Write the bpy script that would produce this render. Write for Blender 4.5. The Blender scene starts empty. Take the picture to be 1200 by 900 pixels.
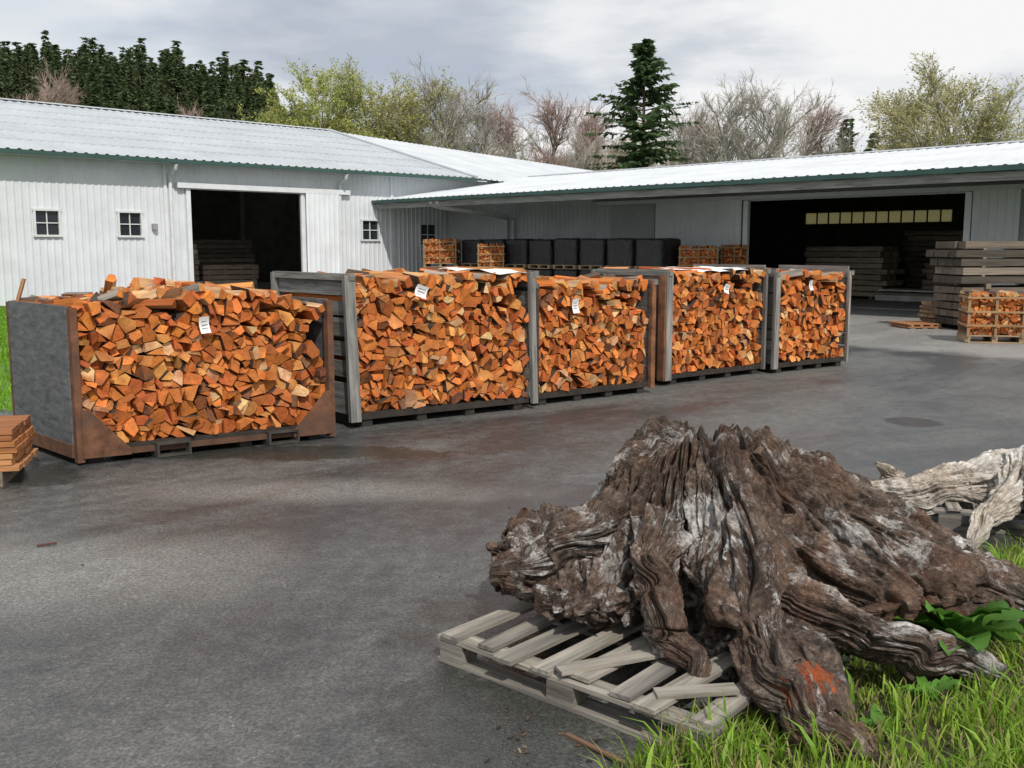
import bpy, math, random
import numpy as np
from mathutils import Vector, Matrix
random.seed(7)
rs=np.random.RandomState(7)
sc=bpy.context.scene
V=Vector
Z=V((0,0,1))
l=V((.722,.692,0)).normalized()      # direction along the long shed
r=V((-l.y,l.x,0))                    # away / left
# ---------------------------------------------------------------- noise
def _h(ix,iy,iz,seed):
    n=(ix*374761393+iy*668265263+iz*2147483647+seed*974634777)&0xFFFFFFFF
    n=((n^(n>>13))*1274126177)&0xFFFFFFFF
    n=(n^(n>>16))&0xFFFFFFFF
    return n/4294967295.0*2-1
def vn(x,y,z,seed=0):
    x=np.asarray(x,float)+1000;y=np.asarray(y,float)+1000;z=np.asarray(z,float)+1000
    ix=np.floor(x).astype(np.int64);iy=np.floor(y).astype(np.int64);iz=np.floor(z).astype(np.int64)
    fx=x-ix;fy=y-iy;fz=z-iz
    fx=fx*fx*(3-2*fx);fy=fy*fy*(3-2*fy);fz=fz*fz*(3-2*fz)
    def c(a,b,d): return _h(ix+a,iy+b,iz+d,seed)
    x00=c(0,0,0)*(1-fx)+c(1,0,0)*fx; x10=c(0,1,0)*(1-fx)+c(1,1,0)*fx
    x01=c(0,0,1)*(1-fx)+c(1,0,1)*fx; x11=c(0,1,1)*(1-fx)+c(1,1,1)*fx
    return (x00*(1-fy)+x10*fy)*(1-fz)+(x01*(1-fy)+x11*fy)*fz
def fbm(x,y,z,o=4,seed=0):
    a=1;s=0;t=0
    for i in range(o):
        s=s+a*vn(x*2**i,y*2**i,z*2**i,seed+i);t+=a;a*=.5
    return s/t
# ---------------------------------------------------------------- mesh builder
class MB:
    def __init__(s): s.v=[];s.f=[];s.m=[];s.c=[];s.g=[]
    def add(s,vs,fs,mat=0,col=(1,1,1),gc=None,mats=None,cols=None):
        b=len(s.v); s.v.extend([tuple(p) for p in vs])
        s.g.extend([tuple(p) for p in (gc if gc is not None else vs)])
        for i,f in enumerate(fs):
            s.f.append([b+k for k in f]); s.m.append(mats[i] if mats else mat)
            s.c.append(cols[i] if cols else col)
    def box(s,c,a,b,d,mat=0,col=(1,1,1)):
        c=V(c);vs=[];g=[];o=(random.random()*20,random.random()*20,random.random()*20)
        la,lb,ld=a.length,b.length,d.length
        for i in (-1,1):
            for j in (-1,1):
                for k in (-1,1):
                    vs.append(c+a*i+b*j+d*k)
                    g.append((o[0]+i*la*.08,o[1]+j*lb,o[2]+k*ld))
        s.add(vs,[(0,1,3,2),(4,6,7,5),(0,4,5,1),(2,3,7,6),(0,2,6,4),(1,5,7,3)],mat,col,g)
    def tube(s,pts,rad,n=8,mat=0,col=(1,1,1),cap=True):
        vs=[];g=[];o=random.random()*20;L=0
        for i,p in enumerate(pts):
            p=V(p); t=(V(pts[min(i+1,len(pts)-1)])-V(pts[max(i-1,0)])).normalized()
            if i: L+=(p-V(pts[i-1])).length
            u=t.cross(V((.13,.31,.94)));u=(u if u.length>.05 else t.cross(V((1,0,0)))).normalized();w=t.cross(u)
            rr=rad[i] if hasattr(rad,'__len__') else rad
            for k in range(n):
                an=2*math.pi*k/n
                q=u*math.cos(an)*rr+w*math.sin(an)*rr
                vs.append(p+q); g.append((o+L*.08,o+math.cos(an)*rr,o+math.sin(an)*rr))
        fs=[]
        for i in range(len(pts)-1):
            for k in range(n):
                k2=(k+1)%n
                fs.append((i*n+k,i*n+k2,(i+1)*n+k2,(i+1)*n+k))
        if cap: fs.append(tuple(range(n-1,-1,-1)));fs.append(tuple((len(pts)-1)*n+k for k in range(n)))
        s.add(vs,fs,mat,col,g)
    def build(s,name,mats,parent=None,smooth=False,loc=None):
        me=bpy.data.meshes.new(name)
        me.from_pydata(s.v,[],s.f)
        for m in mats: me.materials.append(m)
        me.polygons.foreach_set('material_index',np.array(s.m,dtype=np.int32))
        if smooth: me.polygons.foreach_set('use_smooth',np.ones(len(s.f),dtype=bool))
        a=me.attributes.new('Col','FLOAT_COLOR','FACE')
        a.data.foreach_set('color',np.array([(c[0],c[1],c[2],1) for c in s.c],dtype=np.float32).ravel())
        a=me.attributes.new('gc','FLOAT_VECTOR','POINT')
        a.data.foreach_set('vector',np.array(s.g,dtype=np.float32).ravel())
        me.update()
        return mkobj(name,me,parent,loc)
def mkobj(name,me,parent=None,loc=None):
    ob=bpy.data.objects.new(name,me); sc.collection.objects.link(ob)
    if parent is not None:
        ob.parent=parent; ob.matrix_parent_inverse=Matrix.Translation(parent.location).inverted()
    elif me is not None and loc is not None:
        me.transform(Matrix.Translation(-V(loc))); ob.location=V(loc)
    return ob
def empty(name,loc=(0,0,0)):
    e=bpy.data.objects.new(name,None); e.location=V(loc); e.empty_display_size=.3
    sc.collection.objects.link(e); return e
# ---------------------------------------------------------------- materials
class NT:
    def __init__(s,name):
        s.m=bpy.data.materials.new(name); s.m.use_nodes=True
        s.t=s.m.node_tree; s.b=s.t.nodes['Principled BSDF']
    def n(s,t,**k):
        x=s.t.nodes.new(t)
        for a,b in k.items(): setattr(x,a,b)
        return x
    def L(s,a,b): s.t.links.new(a,b)
    def attr(s,nm): return s.n('ShaderNodeAttribute',attribute_name=nm)
    def noise(s,vec,scale,detail=4,rough=.6,dist=0):
        x=s.n('ShaderNodeTexNoise'); x.inputs['Scale'].default_value=scale;x.inputs['Detail'].default_value=detail
        x.inputs['Roughness'].default_value=rough;x.inputs['Distortion'].default_value=dist
        if vec is not None: s.L(vec,x.inputs['Vector'])
        return x.outputs['Fac']
    def ramp(s,fac,stops):
        x=s.n('ShaderNodeValToRGB');e=x.color_ramp.elements
        while len(e)<len(stops): e.new(.5)
        for i,(p,c) in enumerate(stops):
            e[i].position=p; e[i].color=(c,c,c,1) if not hasattr(c,'__len__') else (*c,1)
        s.L(fac,x.inputs['Fac']); return x.outputs['Color']
    def mix(s,f,a,b,mode='MIX'):
        x=s.n('ShaderNodeMix',data_type='RGBA',blend_type=mode)
        for i,val in ((0,f),(6,a),(7,b)):
            if hasattr(val,'is_output'): s.L(val,x.inputs[i])
            elif i==0: x.inputs[0].default_value=val
            else: x.inputs[i].default_value=(*val,1)
        return x.outputs[2]
    def mapv(s,vec,sc_=(1,1,1),rot=(0,0,0)):
        x=s.n('ShaderNodeMapping');x.inputs['Scale'].default_value=sc_;x.inputs['Rotation'].default_value=rot
        s.L(vec,x.inputs['Vector']);return x.outputs[0]
    def math(s,op,a,b=None,clamp=False):
        x=s.n('ShaderNodeMath',operation=op);x.use_clamp=clamp
        for i,val in enumerate((a,b)):
            if val is None: continue
            if hasattr(val,'is_output'): s.L(val,x.inputs[i])
            else: x.inputs[i].default_value=val
        return x.outputs[0]
    def bump(s,h,st=.3,d=.01):
        x=s.n('ShaderNodeBump');x.inputs['Strength'].default_value=st;x.inputs['Distance'].default_value=d
        s.L(h,x.inputs['Height']);s.L(x.outputs[0],s.b.inputs['Normal'])
    def col(s,c):
        if hasattr(c,'is_output'): s.L(c,s.b.inputs['Base Color'])
        else: s.b.inputs['Base Color'].default_value=(*c,1)
    def rough(s,c):
        if hasattr(c,'is_output'): s.L(c,s.b.inputs['Roughness'])
        else: s.b.inputs['Roughness'].default_value=c
def colmat(name,scale=30,lo=.55,hi=1.2,rough=.8,bump=.4,bd=.004,src='gc',big=None,spec=.3,metal=0):
    t=NT(name); v=t.attr(src).outputs['Vector'] if src=='gc' else t.n('ShaderNodeNewGeometry').outputs['Position']
    n=t.noise(v,scale,6,.65); k=t.ramp(n,[(.3,lo),(.7,hi)])
    c=t.mix(1.0,t.attr('Col').outputs['Color'],k,'MULTIPLY')
    if big:
        n2=t.noise(v,big[0],3); c=t.mix(t.ramp(n2,[(.48,0.),(.68,1.)]),c,big[1])
    t.col(c);t.rough(rough);t.b.inputs['Specular IOR Level'].default_value=spec;t.b.inputs['Metallic'].default_value=metal
    if bump: t.bump(n,bump,bd)
    return t.m
M_plank=colmat('weathered_plank',26,.35,1.35,.85,.8,.008,big=(9,(.14,.13,.12)))
M_board=colmat('sawn_board',22,.5,1.25,.85,.6,.006)
M_end=colmat('split_wood_end',20,.6,1.28,.75,.9,.012,big=(5,(.30,.09,.025)))
M_side=colmat('split_wood_side',26,.55,1.3,.85,.8,.012)
M_rust=colmat('rusty_steel',9,.45,1.3,.85,.4,.004,src='pos',big=(4,(.09,.05,.035)))
M_black=colmat('dark_steel',8,.5,1.3,.7,.3,.003,src='pos')
M_wall=colmat('white_corrugated_metal',1.1,.86,1.06,.5,0,src='pos')
M_roof=colmat('galvanized_roof',.7,.84,1.08,.42,0,src='pos',metal=.0,spec=.5)
M_green=colmat('green_gutter',2,.8,1.1,.45,0,src='pos')
M_trim=colmat('painted_trim',3,.85,1.05,.5,0,src='pos')
M_int=colmat('interior_dark',2,.6,1.2,.9,0,src='pos')
M_paper=colmat('paper_tag',60,.85,1.05,.7,0,src='pos')
M_bark=colmat('bark',14,.5,1.3,.9,.5,.01)
M_pipe=colmat('grey_pipe',4,.85,1.1,.45,0,src='pos')
def leafmat(name,tr=.35):
    t=NT(name); c=t.attr('Col').outputs['Color']
    n=t.noise(t.n('ShaderNodeNewGeometry').outputs['Position'],1.5,3);c=t.mix(1.,c,t.ramp(n,[(.3,.7),(.7,1.25)]),'MULTIPLY')
    t.col(c);t.rough(.55);t.b.inputs['Specular IOR Level'].default_value=.3
    tl=t.n('ShaderNodeBsdfTranslucent');t.L(c,tl.inputs['Color'])
    mx=t.n('ShaderNodeMixShader');mx.inputs[0].default_value=tr
    t.L(t.b.outputs[0],mx.inputs[1]);t.L(tl.outputs[0],mx.inputs[2]);t.L(mx.outputs[0],t.t.nodes['Material Output'].inputs[0])
    return t.m
M_leaf=leafmat('foliage'); M_grass=leafmat('grass_blades',.4)
t=NT('window_glass');t.col((.02,.025,.03));t.rough(.08);M_glass=t.m
t=NT('black_plastic_wrap')
p=t.n('ShaderNodeNewGeometry').outputs['Position'];n=t.noise(t.mapv(p,(1,1,.5)),9,5,.6,1.5)
t.col((.012,.012,.014));t.rough(.33);t.bump(n,.9,.05);M_wrap=t.m
t=NT('fibreglass_skylight');t.col((.5,.45,.25));t.rough(.6)
tl=t.n('ShaderNodeBsdfTranslucent');tl.inputs[0].default_value=(.50,.47,.32,1);t.L(tl.outputs[0],t.t.nodes['Material Output'].inputs[0]);M_sky=t.m
# asphalt
t=NT('asphalt'); pos=t.n('ShaderNodeNewGeometry').outputs['Position']
rot=t.mapv(pos,(1,1,1),(0,0,-math.atan2(l.y,l.x)))
big=t.noise(t.mapv(rot,(.16,.42,1)),1.0,6,.66,.8)
med=t.noise(rot,1.1,8,.72,.3)
fine=t.noise(pos,55,4,.75)
mid=t.noise(pos,9,5,.75)
vor=t.n('ShaderNodeTexVoronoi');vor.inputs['Scale'].default_value=110;t.L(pos,vor.inputs['Vector'])
dry=t.math('ADD',t.math('MULTIPLY',big,.62),t.math('MULTIPLY',med,.26));dry=t.math('ADD',dry,t.math('MULTIPLY',mid,.12))
dry=t.ramp(dry,[(.45,0.),(.58,1.)])
sep=t.n('ShaderNodeSeparateXYZ');t.L(pos,sep.inputs[0])
def spot(cx,cy,rx,ry,amp=.5,e0=.72,e1=1.):
    dx=t.math('DIVIDE',t.math('SUBTRACT',sep.outputs[0],cx),rx);dy=t.math('DIVIDE',t.math('SUBTRACT',sep.outputs[1],cy),ry)
    d=t.math('SQRT',t.math('ADD',t.math('MULTIPLY',dx,dx),t.math('MULTIPLY',dy,dy)))
    d=t.math('ADD',d,t.math('MULTIPLY',t.math('SUBTRACT',med,.5),amp*4))
    d=t.math('ADD',d,t.math('MULTIPLY',t.math('SUBTRACT',mid,.5),amp*1.5))
    return t.ramp(d,[(e0,1.),(e1,0.)])
c=t.mix(dry,(.048,.050,.052),(.115,.113,.107))
dust=t.mix(1.,spot(-2.4,4.9,1.6,.8,.45,.4,1.),spot(-1.2,6.6,1.7,.4,.5,.3,1.),'LIGHTEN')
c=t.mix(t.math('MULTIPLY',dust,.55),c,(.24,.235,.22))
wet_dark=t.mix(1.,spot(-.05,3.25,.5,.5),spot(.55,4.2,1.0,.6),'LIGHTEN')
wet_dark=t.mix(1.,wet_dark,spot(-3.8,7.0,.9,.5,.4),'LIGHTEN')  # darker, smoother patch left of the first bin
wet_dark=t.mix(1.,wet_dark,spot(-1.9,7.9,1.8,.35,.4),'LIGHTEN')  # darker, smoother strip along the front of the first bins
c=t.mix(t.math('MULTIPLY',wet_dark,.7),c,(.030,.032,.026))
pud=spot(3.75,9.3,.27,.3,.2); c=t.mix(t.math('MULTIPLY',pud,.85),c,(.02,.02,.022))
dl=t.math('ADD',t.math('MULTIPLY',sep.outputs[0],l.x),t.math('MULTIPLY',sep.outputs[1],l.y))
dl=t.math('ADD',dl,t.math('MULTIPLY',t.math('SUBTRACT',med,.5),1.2))
ap=t.ramp(t.math('MULTIPLY',t.math('SUBTRACT',dl,15.0),1.),[(.25,0.),(.9,1.)])
c=t.mix(ap,c,(.24,.235,.225))
c=t.mix(1.,c,t.ramp(fine,[(.3,.5),(.7,1.5)]),'MULTIPLY')
c=t.mix(1.,c,t.ramp(mid,[(.3,.8),(.7,1.2)]),'MULTIPLY')
c=t.mix(1.,c,t.ramp(vor.outputs['Color'],[(.0,.6),(.9,1.25),(1.,2.2)]),'MULTIPLY')
t.col(c)
rg=t.mix(dry,(.30,.30,.30),(.62,.62,.62)); rg=t.mix(wet_dark,rg,(.2,.2,.2)); rg=t.mix(pud,rg,(.05,.05,.05));t.L(rg,t.b.inputs['Roughness'])
t.bump(t.math('ADD',fine,vor.outputs['Distance']),.45,.005);t.b.inputs['Specular IOR Level'].default_value=.5
M_asph=t.m
t=NT('ground_soil_grass');pos=t.n('ShaderNodeNewGeometry').outputs['Position']
n=t.noise(pos,6,6,.7);n2=t.noise(pos,.5,3)
c=t.mix(t.ramp(n,[(.35,0.),(.65,1.)]),(.06,.13,.014),(.13,.25,.03));c=t.mix(t.ramp(n2,[(.45,0.),(.7,1.)]),c,(.14,.24,.04))
t.col(c);t.rough(.95);t.bump(n,.8,.05);M_ground=t.m
t=NT('verge_soil');n=t.noise(t.n('ShaderNodeNewGeometry').outputs['Position'],22,6,.7)
t.col(t.mix(t.ramp(n,[(.35,0.),(.65,1.)]),(.03,.022,.014),(.07,.075,.03)));t.rough(.95);t.bump(n,.9,.03);M_soil=t.m
# stump wood
def stumpmat(name,stops,white,wthr,redp=None,moss=False,bd=.03,tan=(.20,.10,.06)):
    t=NT(name);g0=t.attr('gc').outputs['Vector'];pos=t.n('ShaderNodeNewGeometry').outputs['Position']
    wn_=t.n('ShaderNodeTexNoise');wn_.inputs['Scale'].default_value=6.;wn_.inputs['Detail'].default_value=4;t.L(pos,wn_.inputs['Vector'])
    vm=t.n('ShaderNodeVectorMath',operation='MULTIPLY_ADD');t.L(wn_.outputs['Color'],vm.inputs[0]);vm.inputs[1].default_value=(.22,.22,.10);t.L(g0,vm.inputs[2]);g=vm.outputs[0]
    f1=t.noise(g,4.2,9,.8,.2); f2=t.noise(g,17,6,.8);f3=t.noise(pos,38,5,.75)
    f=t.math('ADD',t.math('MULTIPLY',f1,.42),t.math('MULTIPLY',f2,.33));f=t.math('ADD',f,t.math('MULTIPLY',f3,.25))
    c=t.ramp(f,stops)
    pm=t.noise(pos,3.3,5,.65); pm2=t.noise(g,9,6,.8)
    m=t.math('ADD',t.math('MULTIPLY',pm,.60),t.math('MULTIPLY',pm2,.50))
    c=t.mix(t.ramp(m,[(wthr,0.),(wthr+.05,1.)]),c,white)
    tn=t.noise(pos,2.6,5,.65)
    c=t.mix(t.math('MULTIPLY',t.ramp(tn,[(.45,0.),(.6,1.)]),.55),c,tan,'MIX')
    gr=t.noise(g,48,5,.75);c=t.mix(1.,c,t.ramp(gr,[(.35,.6),(.65,1.3)]),'MULTIPLY')
    c=t.mix(1.,c,t.ramp(t.noise(pos,13,5,.8),[(.36,.45),(.55,1.15)]),'MULTIPLY')
    if moss:
        c=t.mix(t.math('MULTIPLY',t.ramp(t.noise(pos,5,5,.7),[(.58,0.),(.68,1.)]),.4),c,(.16,.16,.11))
    if redp:
        s=t.n('ShaderNodeSeparateXYZ');t.L(pos,s.inputs[0]);acc=None
        for i in range(3):
            d=t.math('DIVIDE',t.math('SUBTRACT',s.outputs[i],redp[i]),redp[3]);d=t.math('MULTIPLY',d,d);acc=d if acc is None else t.math('ADD',acc,d)
        acc=t.math('ADD',acc,t.math('MULTIPLY',t.math('SUBTRACT',f,.5),6.))
        c=t.mix(t.ramp(acc,[(.5,1.),(1.,0.)]),c,(.48,.10,.02))
    t.col(c);t.rough(.62);t.b.inputs['Specular IOR Level'].default_value=.4
    h=t.math('ADD',f1,t.math('MULTIPLY',f2,.7));h=t.math('ADD',h,t.math('MULTIPLY',gr,.3));h=t.math('ADD',h,t.math('MULTIPLY',f3,.45))
    t.bump(h,1.,bd)
    return t.m
M_stump=stumpmat('weathered_stump_wood',[(.40,(.018,.012,.009)),(.465,(.085,.056,.042)),(.53,(.19,.138,.108)),(.60,(.33,.275,.235)),(.68,(.46,.42,.38))],(.64,.62,.60),.575,(.97,3.17,.15,.11),True,.035)
M_drift=stumpmat('driftwood',[(.38,(.12,.085,.06)),(.45,(.40,.34,.28)),(.56,(.60,.56,.50))],(.70,.67,.63),.56,None,False,.015,(.42,.33,.25))
# ---------------------------------------------------------------- ground
def grid(name,xs,ys,zf,mat,zoff=0):
    X,Y=np.meshgrid(xs,ys);Zv=zf(X,Y)+zoff;nx=len(xs);ny=len(ys)
    vs=np.stack([X.ravel(),Y.ravel(),Zv.ravel()],1)
    fs=[(j*nx+i,j*nx+i+1,(j+1)*nx+i+1,(j+1)*nx+i) for j in range(ny-1) for i in range(nx-1)]
    me=bpy.data.meshes.new(name);me.from_pydata(vs.tolist(),[],fs);me.materials.append(mat)
    me.polygons.foreach_set('use_smooth',np.ones(len(fs),dtype=bool))
    return mkobj(name,me)
def ss(x): x=np.clip(x,0,1);return x*x*(3-2*x)
def hill(x,y): return 18.5*ss((y-92)/55)*ss((-14-x)/26)*(1-ss((y-400)/300))+2.5*ss((y-92)/50)*vn(x*.03,y*.03,0*x,3)
xs=np.concatenate([np.linspace(-2500,-200,8)[:-1],np.linspace(-200,150,60),np.linspace(150,2500,8)[1:]])
ys=np.concatenate([np.linspace(-2500,-60,7)[:-1],np.linspace(-60,300,60),np.linspace(300,3000,8)[1:]])
grid('ground',xs,ys,hill,M_ground,-.03)
def poly(name,pts,mat,z):
    me=bpy.data.meshes.new(name);me.from_pydata([(p[0],p[1],z) for p in pts],[],[tuple(range(len(pts)))]);me.materials.append(mat);return mkobj(name,me)
edge=[]
for i in range(90):
    x=-14+i*.35; edge.append((x,x+2.42+.10*float(vn(x*2.2,0,0,5))+.05*float(vn(x*7,0,0,6))))
yard=edge+[(48,edge[-1][1]),(48,70),(-3,70),(-16,34),(-13.75,28.15),(-4.86,10.1),(-20,8.5),(-20,-12)]
poly('asphalt_yard',yard,M_asph,0.0)
def verge():
    xs=np.linspace(-3,7,90);ys=np.linspace(-3,8,90)
    X,Y=np.meshgrid(xs,ys); D=(X+2.42-Y)/1.414
    H=-.035+.07*ss((D+.12)/.5)+.05*ss((D-.1)/1.0)+.02*vn(X*3,Y*3,0*X,8)
    vs=np.stack([X.ravel(),Y.ravel(),H.ravel()],1);n=90
    fs=[(j*n+i,j*n+i+1,(j+1)*n+i+1,(j+1)*n+i) for j in range(n-1) for i in range(n-1)]
    me=bpy.data.meshes.new('grass_verge_soil');me.from_pydata(vs.tolist(),[],fs);me.materials.append(M_soil);me.polygons.foreach_set('use_smooth',np.ones(len(fs),dtype=bool));mkobj('soil_ground',me)
verge()
# ---------------------------------------------------------------- grass
def blades(name,P,hmin,hmax,wid,cols,lean=.5):
    n=len(P);h=rs.uniform(hmin,hmax,n)*P[:,3];a=rs.uniform(0,2*np.pi,n);b=rs.uniform(0,2*np.pi,n)
    ln=rs.uniform(.1,lean,n)*h; w=wid*rs.uniform(.6,1.4,n)
    dx=np.cos(a)*w;dy=np.sin(a)*w;lx=np.cos(b)*ln;ly=np.sin(b)*ln
    x,y,z=P[:,0],P[:,1],P[:,2]
    vs=np.zeros((n,7,3))
    for i,(f,ww,lf,hf) in enumerate([(0,1,0,0),(0,-1,0,0),(0,.9,.2,.42),(0,-.9,.2,.42),(0,.6,.55,.78),(0,-.6,.55,.78),(0,0,1.1,.95)]):
        vs[:,i,0]=x+dx*ww+lx*lf;vs[:,i,1]=y+dy*ww+ly*lf;vs[:,i,2]=z+h*hf
    base=(np.arange(n)*7)[:,None]
    q=np.concatenate([base+np.array([0,1,3,2]),base+np.array([2,3,5,4])]).tolist()
    tr=(base+np.array([4,5,6])).tolist()
    me=bpy.data.meshes.new(name);me.from_pydata(vs.reshape(-1,3).tolist(),[],q+tr)
    ci=rs.randint(0,len(cols),n);C=np.array(cols)[ci]*rs.uniform(.7,1.25,(n,1))
    C=np.concatenate([C,np.ones((n,1))],1);C=np.concatenate([C,C,C]).astype(np.float32)
    at=me.attributes.new('Col','FLOAT_COLOR','FACE');at.data.foreach_set('color',C.ravel())
    me.materials.append(M_grass);return mkobj(name,me)
def verge_pts(N,spread):
    X=rs.uniform(-.5,5.0,N);Y=rs.uniform(1.6,7.2,N);D=(X+2.42-Y)/1.414
    tuft=vn(X*2.3,Y*2.3,0*X,11)*.5+vn(X*6,Y*6,0*X,12)*.5
    keep=(D>-.08+.12*vn(X*5,Y*5,0*X,13))&(rs.uniform(0,1,N)<spread+.75*(tuft+.4))&(D<2.6)
    X,Y,D,tuft=X[keep],Y[keep],D[keep],tuft[keep]
    zb=-.035+.07*ss((D+.12)/.5)+.05*ss((D-.1)/1.0)
    return np.stack([X,Y,zb-.005,.45+.95*np.clip(tuft+.45,0,1.2)],1)
GC=[(.24,.38,.035),(.17,.30,.03),(.32,.44,.06),(.12,.22,.02),(.20,.34,.03),(.34,.32,.12),(.36,.30,.15)]
blades('grass',verge_pts(120000,.4),.06,.15,.0035,GC,.9)
blades('broad_grass',verge_pts(14000,.1),.08,.19,.0075,[(.2,.36,.04),(.26,.42,.06)],.9)
N=60000
X=rs.uniform(-17,-4.2,N);Y=rs.uniform(9.5,28,N);k=(X<-.49*Y-.02)&(X>-.62*Y-1.5)&(Y>-X*.0+9.9);X=X[k];Y=Y[k]
blades('lawn_grass',np.stack([X,Y,0*X-.03,0*X+1],1),.05,.10,.009,[(.16,.34,.02),(.2,.38,.03),(.13,.28,.02)],.5)
# ---------------------------------------------------------------- corrugated sheets
def corr(mb,P,U,Vv,w,h,period,amp,mat,col,ph=0.):
    U=U.normalized();Vd=Vv.normalized();N=U.cross(Vd).normalized()
    fr=((0,0),(.55,0),(.68,1),(.87,1));xs=[0.]
    k0=int(math.floor(ph/period))-1;pts=[]
    for k in range(k0,int((ph+w)/period)+2):
        for f,hh in fr: pts.append(((k+f)*period-ph,hh*amp))
    xa=[p[0] for p in pts];ha=[p[1] for p in pts]
    x=[0.]+[q for q in xa if .001<q<w-.001]+[w];H=np.interp(x,xa,ha)
    vs=[];
    for a,b in zip(x,H):
        q=P+U*a+N*float(b);vs.append(q);vs.append(q+Vd*h)
    fs=[(2*i,2*i+2,2*i+3,2*i+1) for i in range(len(x)-1)]
    mb.add(vs,fs,mat,col)
def wall(mb,P,U,s0,s1,z0,z1,ops,mat,col,period=.2,amp=.018):
    cur=s0
    def piece(a,b,za,zb):
        if b-a>.01 and zb-za>.01: corr(mb,P+U*a+Z*za,U,Z,b-a,zb-za,period,amp,mat,col,ph=a+100)
    for a,b,za,zb in sorted(ops):
        piece(cur,a,z0,z1);piece(a,b,z0,za);piece(a,b,zb,z1);cur=b
    piece(cur,s1,z0,z1)
def window(mb,P,U,a,b,za,zb,N):
    w=b-a;h=zb-za;c=P+U*(a+b)/2+Z*(za+zb)/2
    T=.05
    col=(.62,.64,.64)
    mb.box(c+Z*(h/2)+N*.02,U*(w/2+T),N*.045,Z*.03,0,col);mb.box(c-Z*(h/2)+N*.025,U*(w/2+T),N*.055,Z*.03,0,col)
    for s in(-1,1): mb.box(c+U*s*(w/2+.0)+N*.018,U*.03,N*.042,Z*(h/2-.031),0,col)
    mb.box(c-N*.01,U*.014,N*.015,Z*(h/2-.031),0,col);mb.box(c-N*.008,U*(w/2-.031),N*.012,Z*.014,0,col)
    mb.box(c-N*.045,U*(w/2-.03),N*.01,Z*(h/2-.03),1,(1,1,1))
WC=(.62,.65,.68)
# ---- long white shed (left)
P0=V((-14.24,28,0));NL=-r
shed=empty('white_metal_shed',P0+l*8)
mb=MB()
wins=[(1.07,1.76,1.95,2.68),(3.46,4.17,1.95,2.68),(12.25,13.0,1.88,2.6),(14.9,15.7,1.7,2.5)]
wall(mb,P0,l,-14,36,0,4.3,[(5.75,9.73,0,3.42)]+wins,0,WC)
mb.build('walls',[M_wall],shed)
mb=MB()
for w in wins: window(mb,P0,l,*w,NL)
mb.build('windows',[M_trim,M_glass],shed)
mb=MB()
sl=2.59/10;Vr=(r+Z*sl).normalized();Ls=math.hypot(10,2.59)
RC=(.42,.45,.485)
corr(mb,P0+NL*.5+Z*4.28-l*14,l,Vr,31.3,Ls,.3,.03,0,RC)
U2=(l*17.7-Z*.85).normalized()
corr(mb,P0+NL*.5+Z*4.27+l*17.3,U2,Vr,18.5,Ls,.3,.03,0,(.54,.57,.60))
pr=P0+r*9.5+Z*6.87
mb.add([pr-l*14,pr+l*18,pr+l*18+r*10-Z*2.6,pr-l*14+r*10-Z*2.6],[(0,1,2,3)],0,RC)
mb.box(pr+l*1.6+Z*.03,l*15.6,r*.2,Z*.02,0,(.55,.57,.6))
a0=P0+NL*.5+Z*4.31+l*17.3;mb.box(a0+Vr*Ls/2+Vr.cross(l)*-.02,Vr*Ls/2,l*.13,l.cross(Vr)*.035,0,(.42,.45,.48))
for k in range(6):
    mb.box(P0+NL*.5+Z*4.28+Vr*(Ls*(k+1)/6.5)+l*1.5+l.cross(Vr)*.033,l*15.4,Vr*.012,l.cross(Vr)*.004,0,(.36,.39,.42))
mb.build('roof',[M_roof],shed)
mb=MB()
GCOL=(.04,.085,.075)
mb.box(P0+NL*.56+Z*4.21+l*1.6,l*15.7,NL*.06,Z*.055,0,GCOL)
mb.box(P0+NL*.25+Z*4.17+l*2,l*15.9,NL*.24,Z*.015,1,(.5,.52,.54))
mb.build('gutter_and_soffit',[M_green,M_trim],shed)
mb=MB()
for tt in (5.1,11.3):
    q=P0+l*tt
    mb.tube([q+NL*.56+Z*4.13,q+NL*.5+Z*4.0,q+NL*.12+Z*3.82,q+NL*.09+Z*3.6,q+NL*.09+Z*.1],.055,10,0,(.62,.64,.66))
mb.build('downspouts',[M_pipe],shed)
mb=MB()
T=(.66,.68,.70)
mb.box(P0+l*5.68+NL*.05+Z*1.72,l*.07,NL*.045,Z*1.72,0,T)
mb.box(P0+l*9.80+NL*.05+Z*1.72,l*.07,NL*.045,Z*1.72,0,T)
mb.box(P0+l*8.5+NL*.10+Z*3.53,l*3.2,NL*.07,Z*.08,0,T)
mb.box(P0+l*13.6+NL*.03+Z*2.1,l*.06,NL*.03,Z*2.1,0,T)
mb.box(P0+l*4.95+NL*.03+Z*2.1,l*.05,NL*.03,Z*2.1,0,T)
mb.box(P0+l*4.55+NL*.08+Z*2.25,l*.07,NL*.07,Z*.09,0,(.3,.3,.3))
corr(mb,P0+l*9.88+NL*.16+Z*.05,l,Z,1.35,3.42,.2,.018,1,(.68,.71,.74),ph=.07)
mb.build('door_frame_and_sliding_door',[M_trim,M_wall],shed)
mb=MB()
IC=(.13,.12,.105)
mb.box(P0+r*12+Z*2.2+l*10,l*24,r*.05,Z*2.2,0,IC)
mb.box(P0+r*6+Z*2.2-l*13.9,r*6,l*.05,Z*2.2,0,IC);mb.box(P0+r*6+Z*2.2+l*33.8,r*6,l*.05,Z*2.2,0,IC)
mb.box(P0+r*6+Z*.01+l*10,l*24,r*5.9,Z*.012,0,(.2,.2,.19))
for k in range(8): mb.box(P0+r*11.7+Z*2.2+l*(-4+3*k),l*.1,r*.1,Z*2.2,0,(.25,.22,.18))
mb.build('interior',[M_int],shed)
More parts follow.
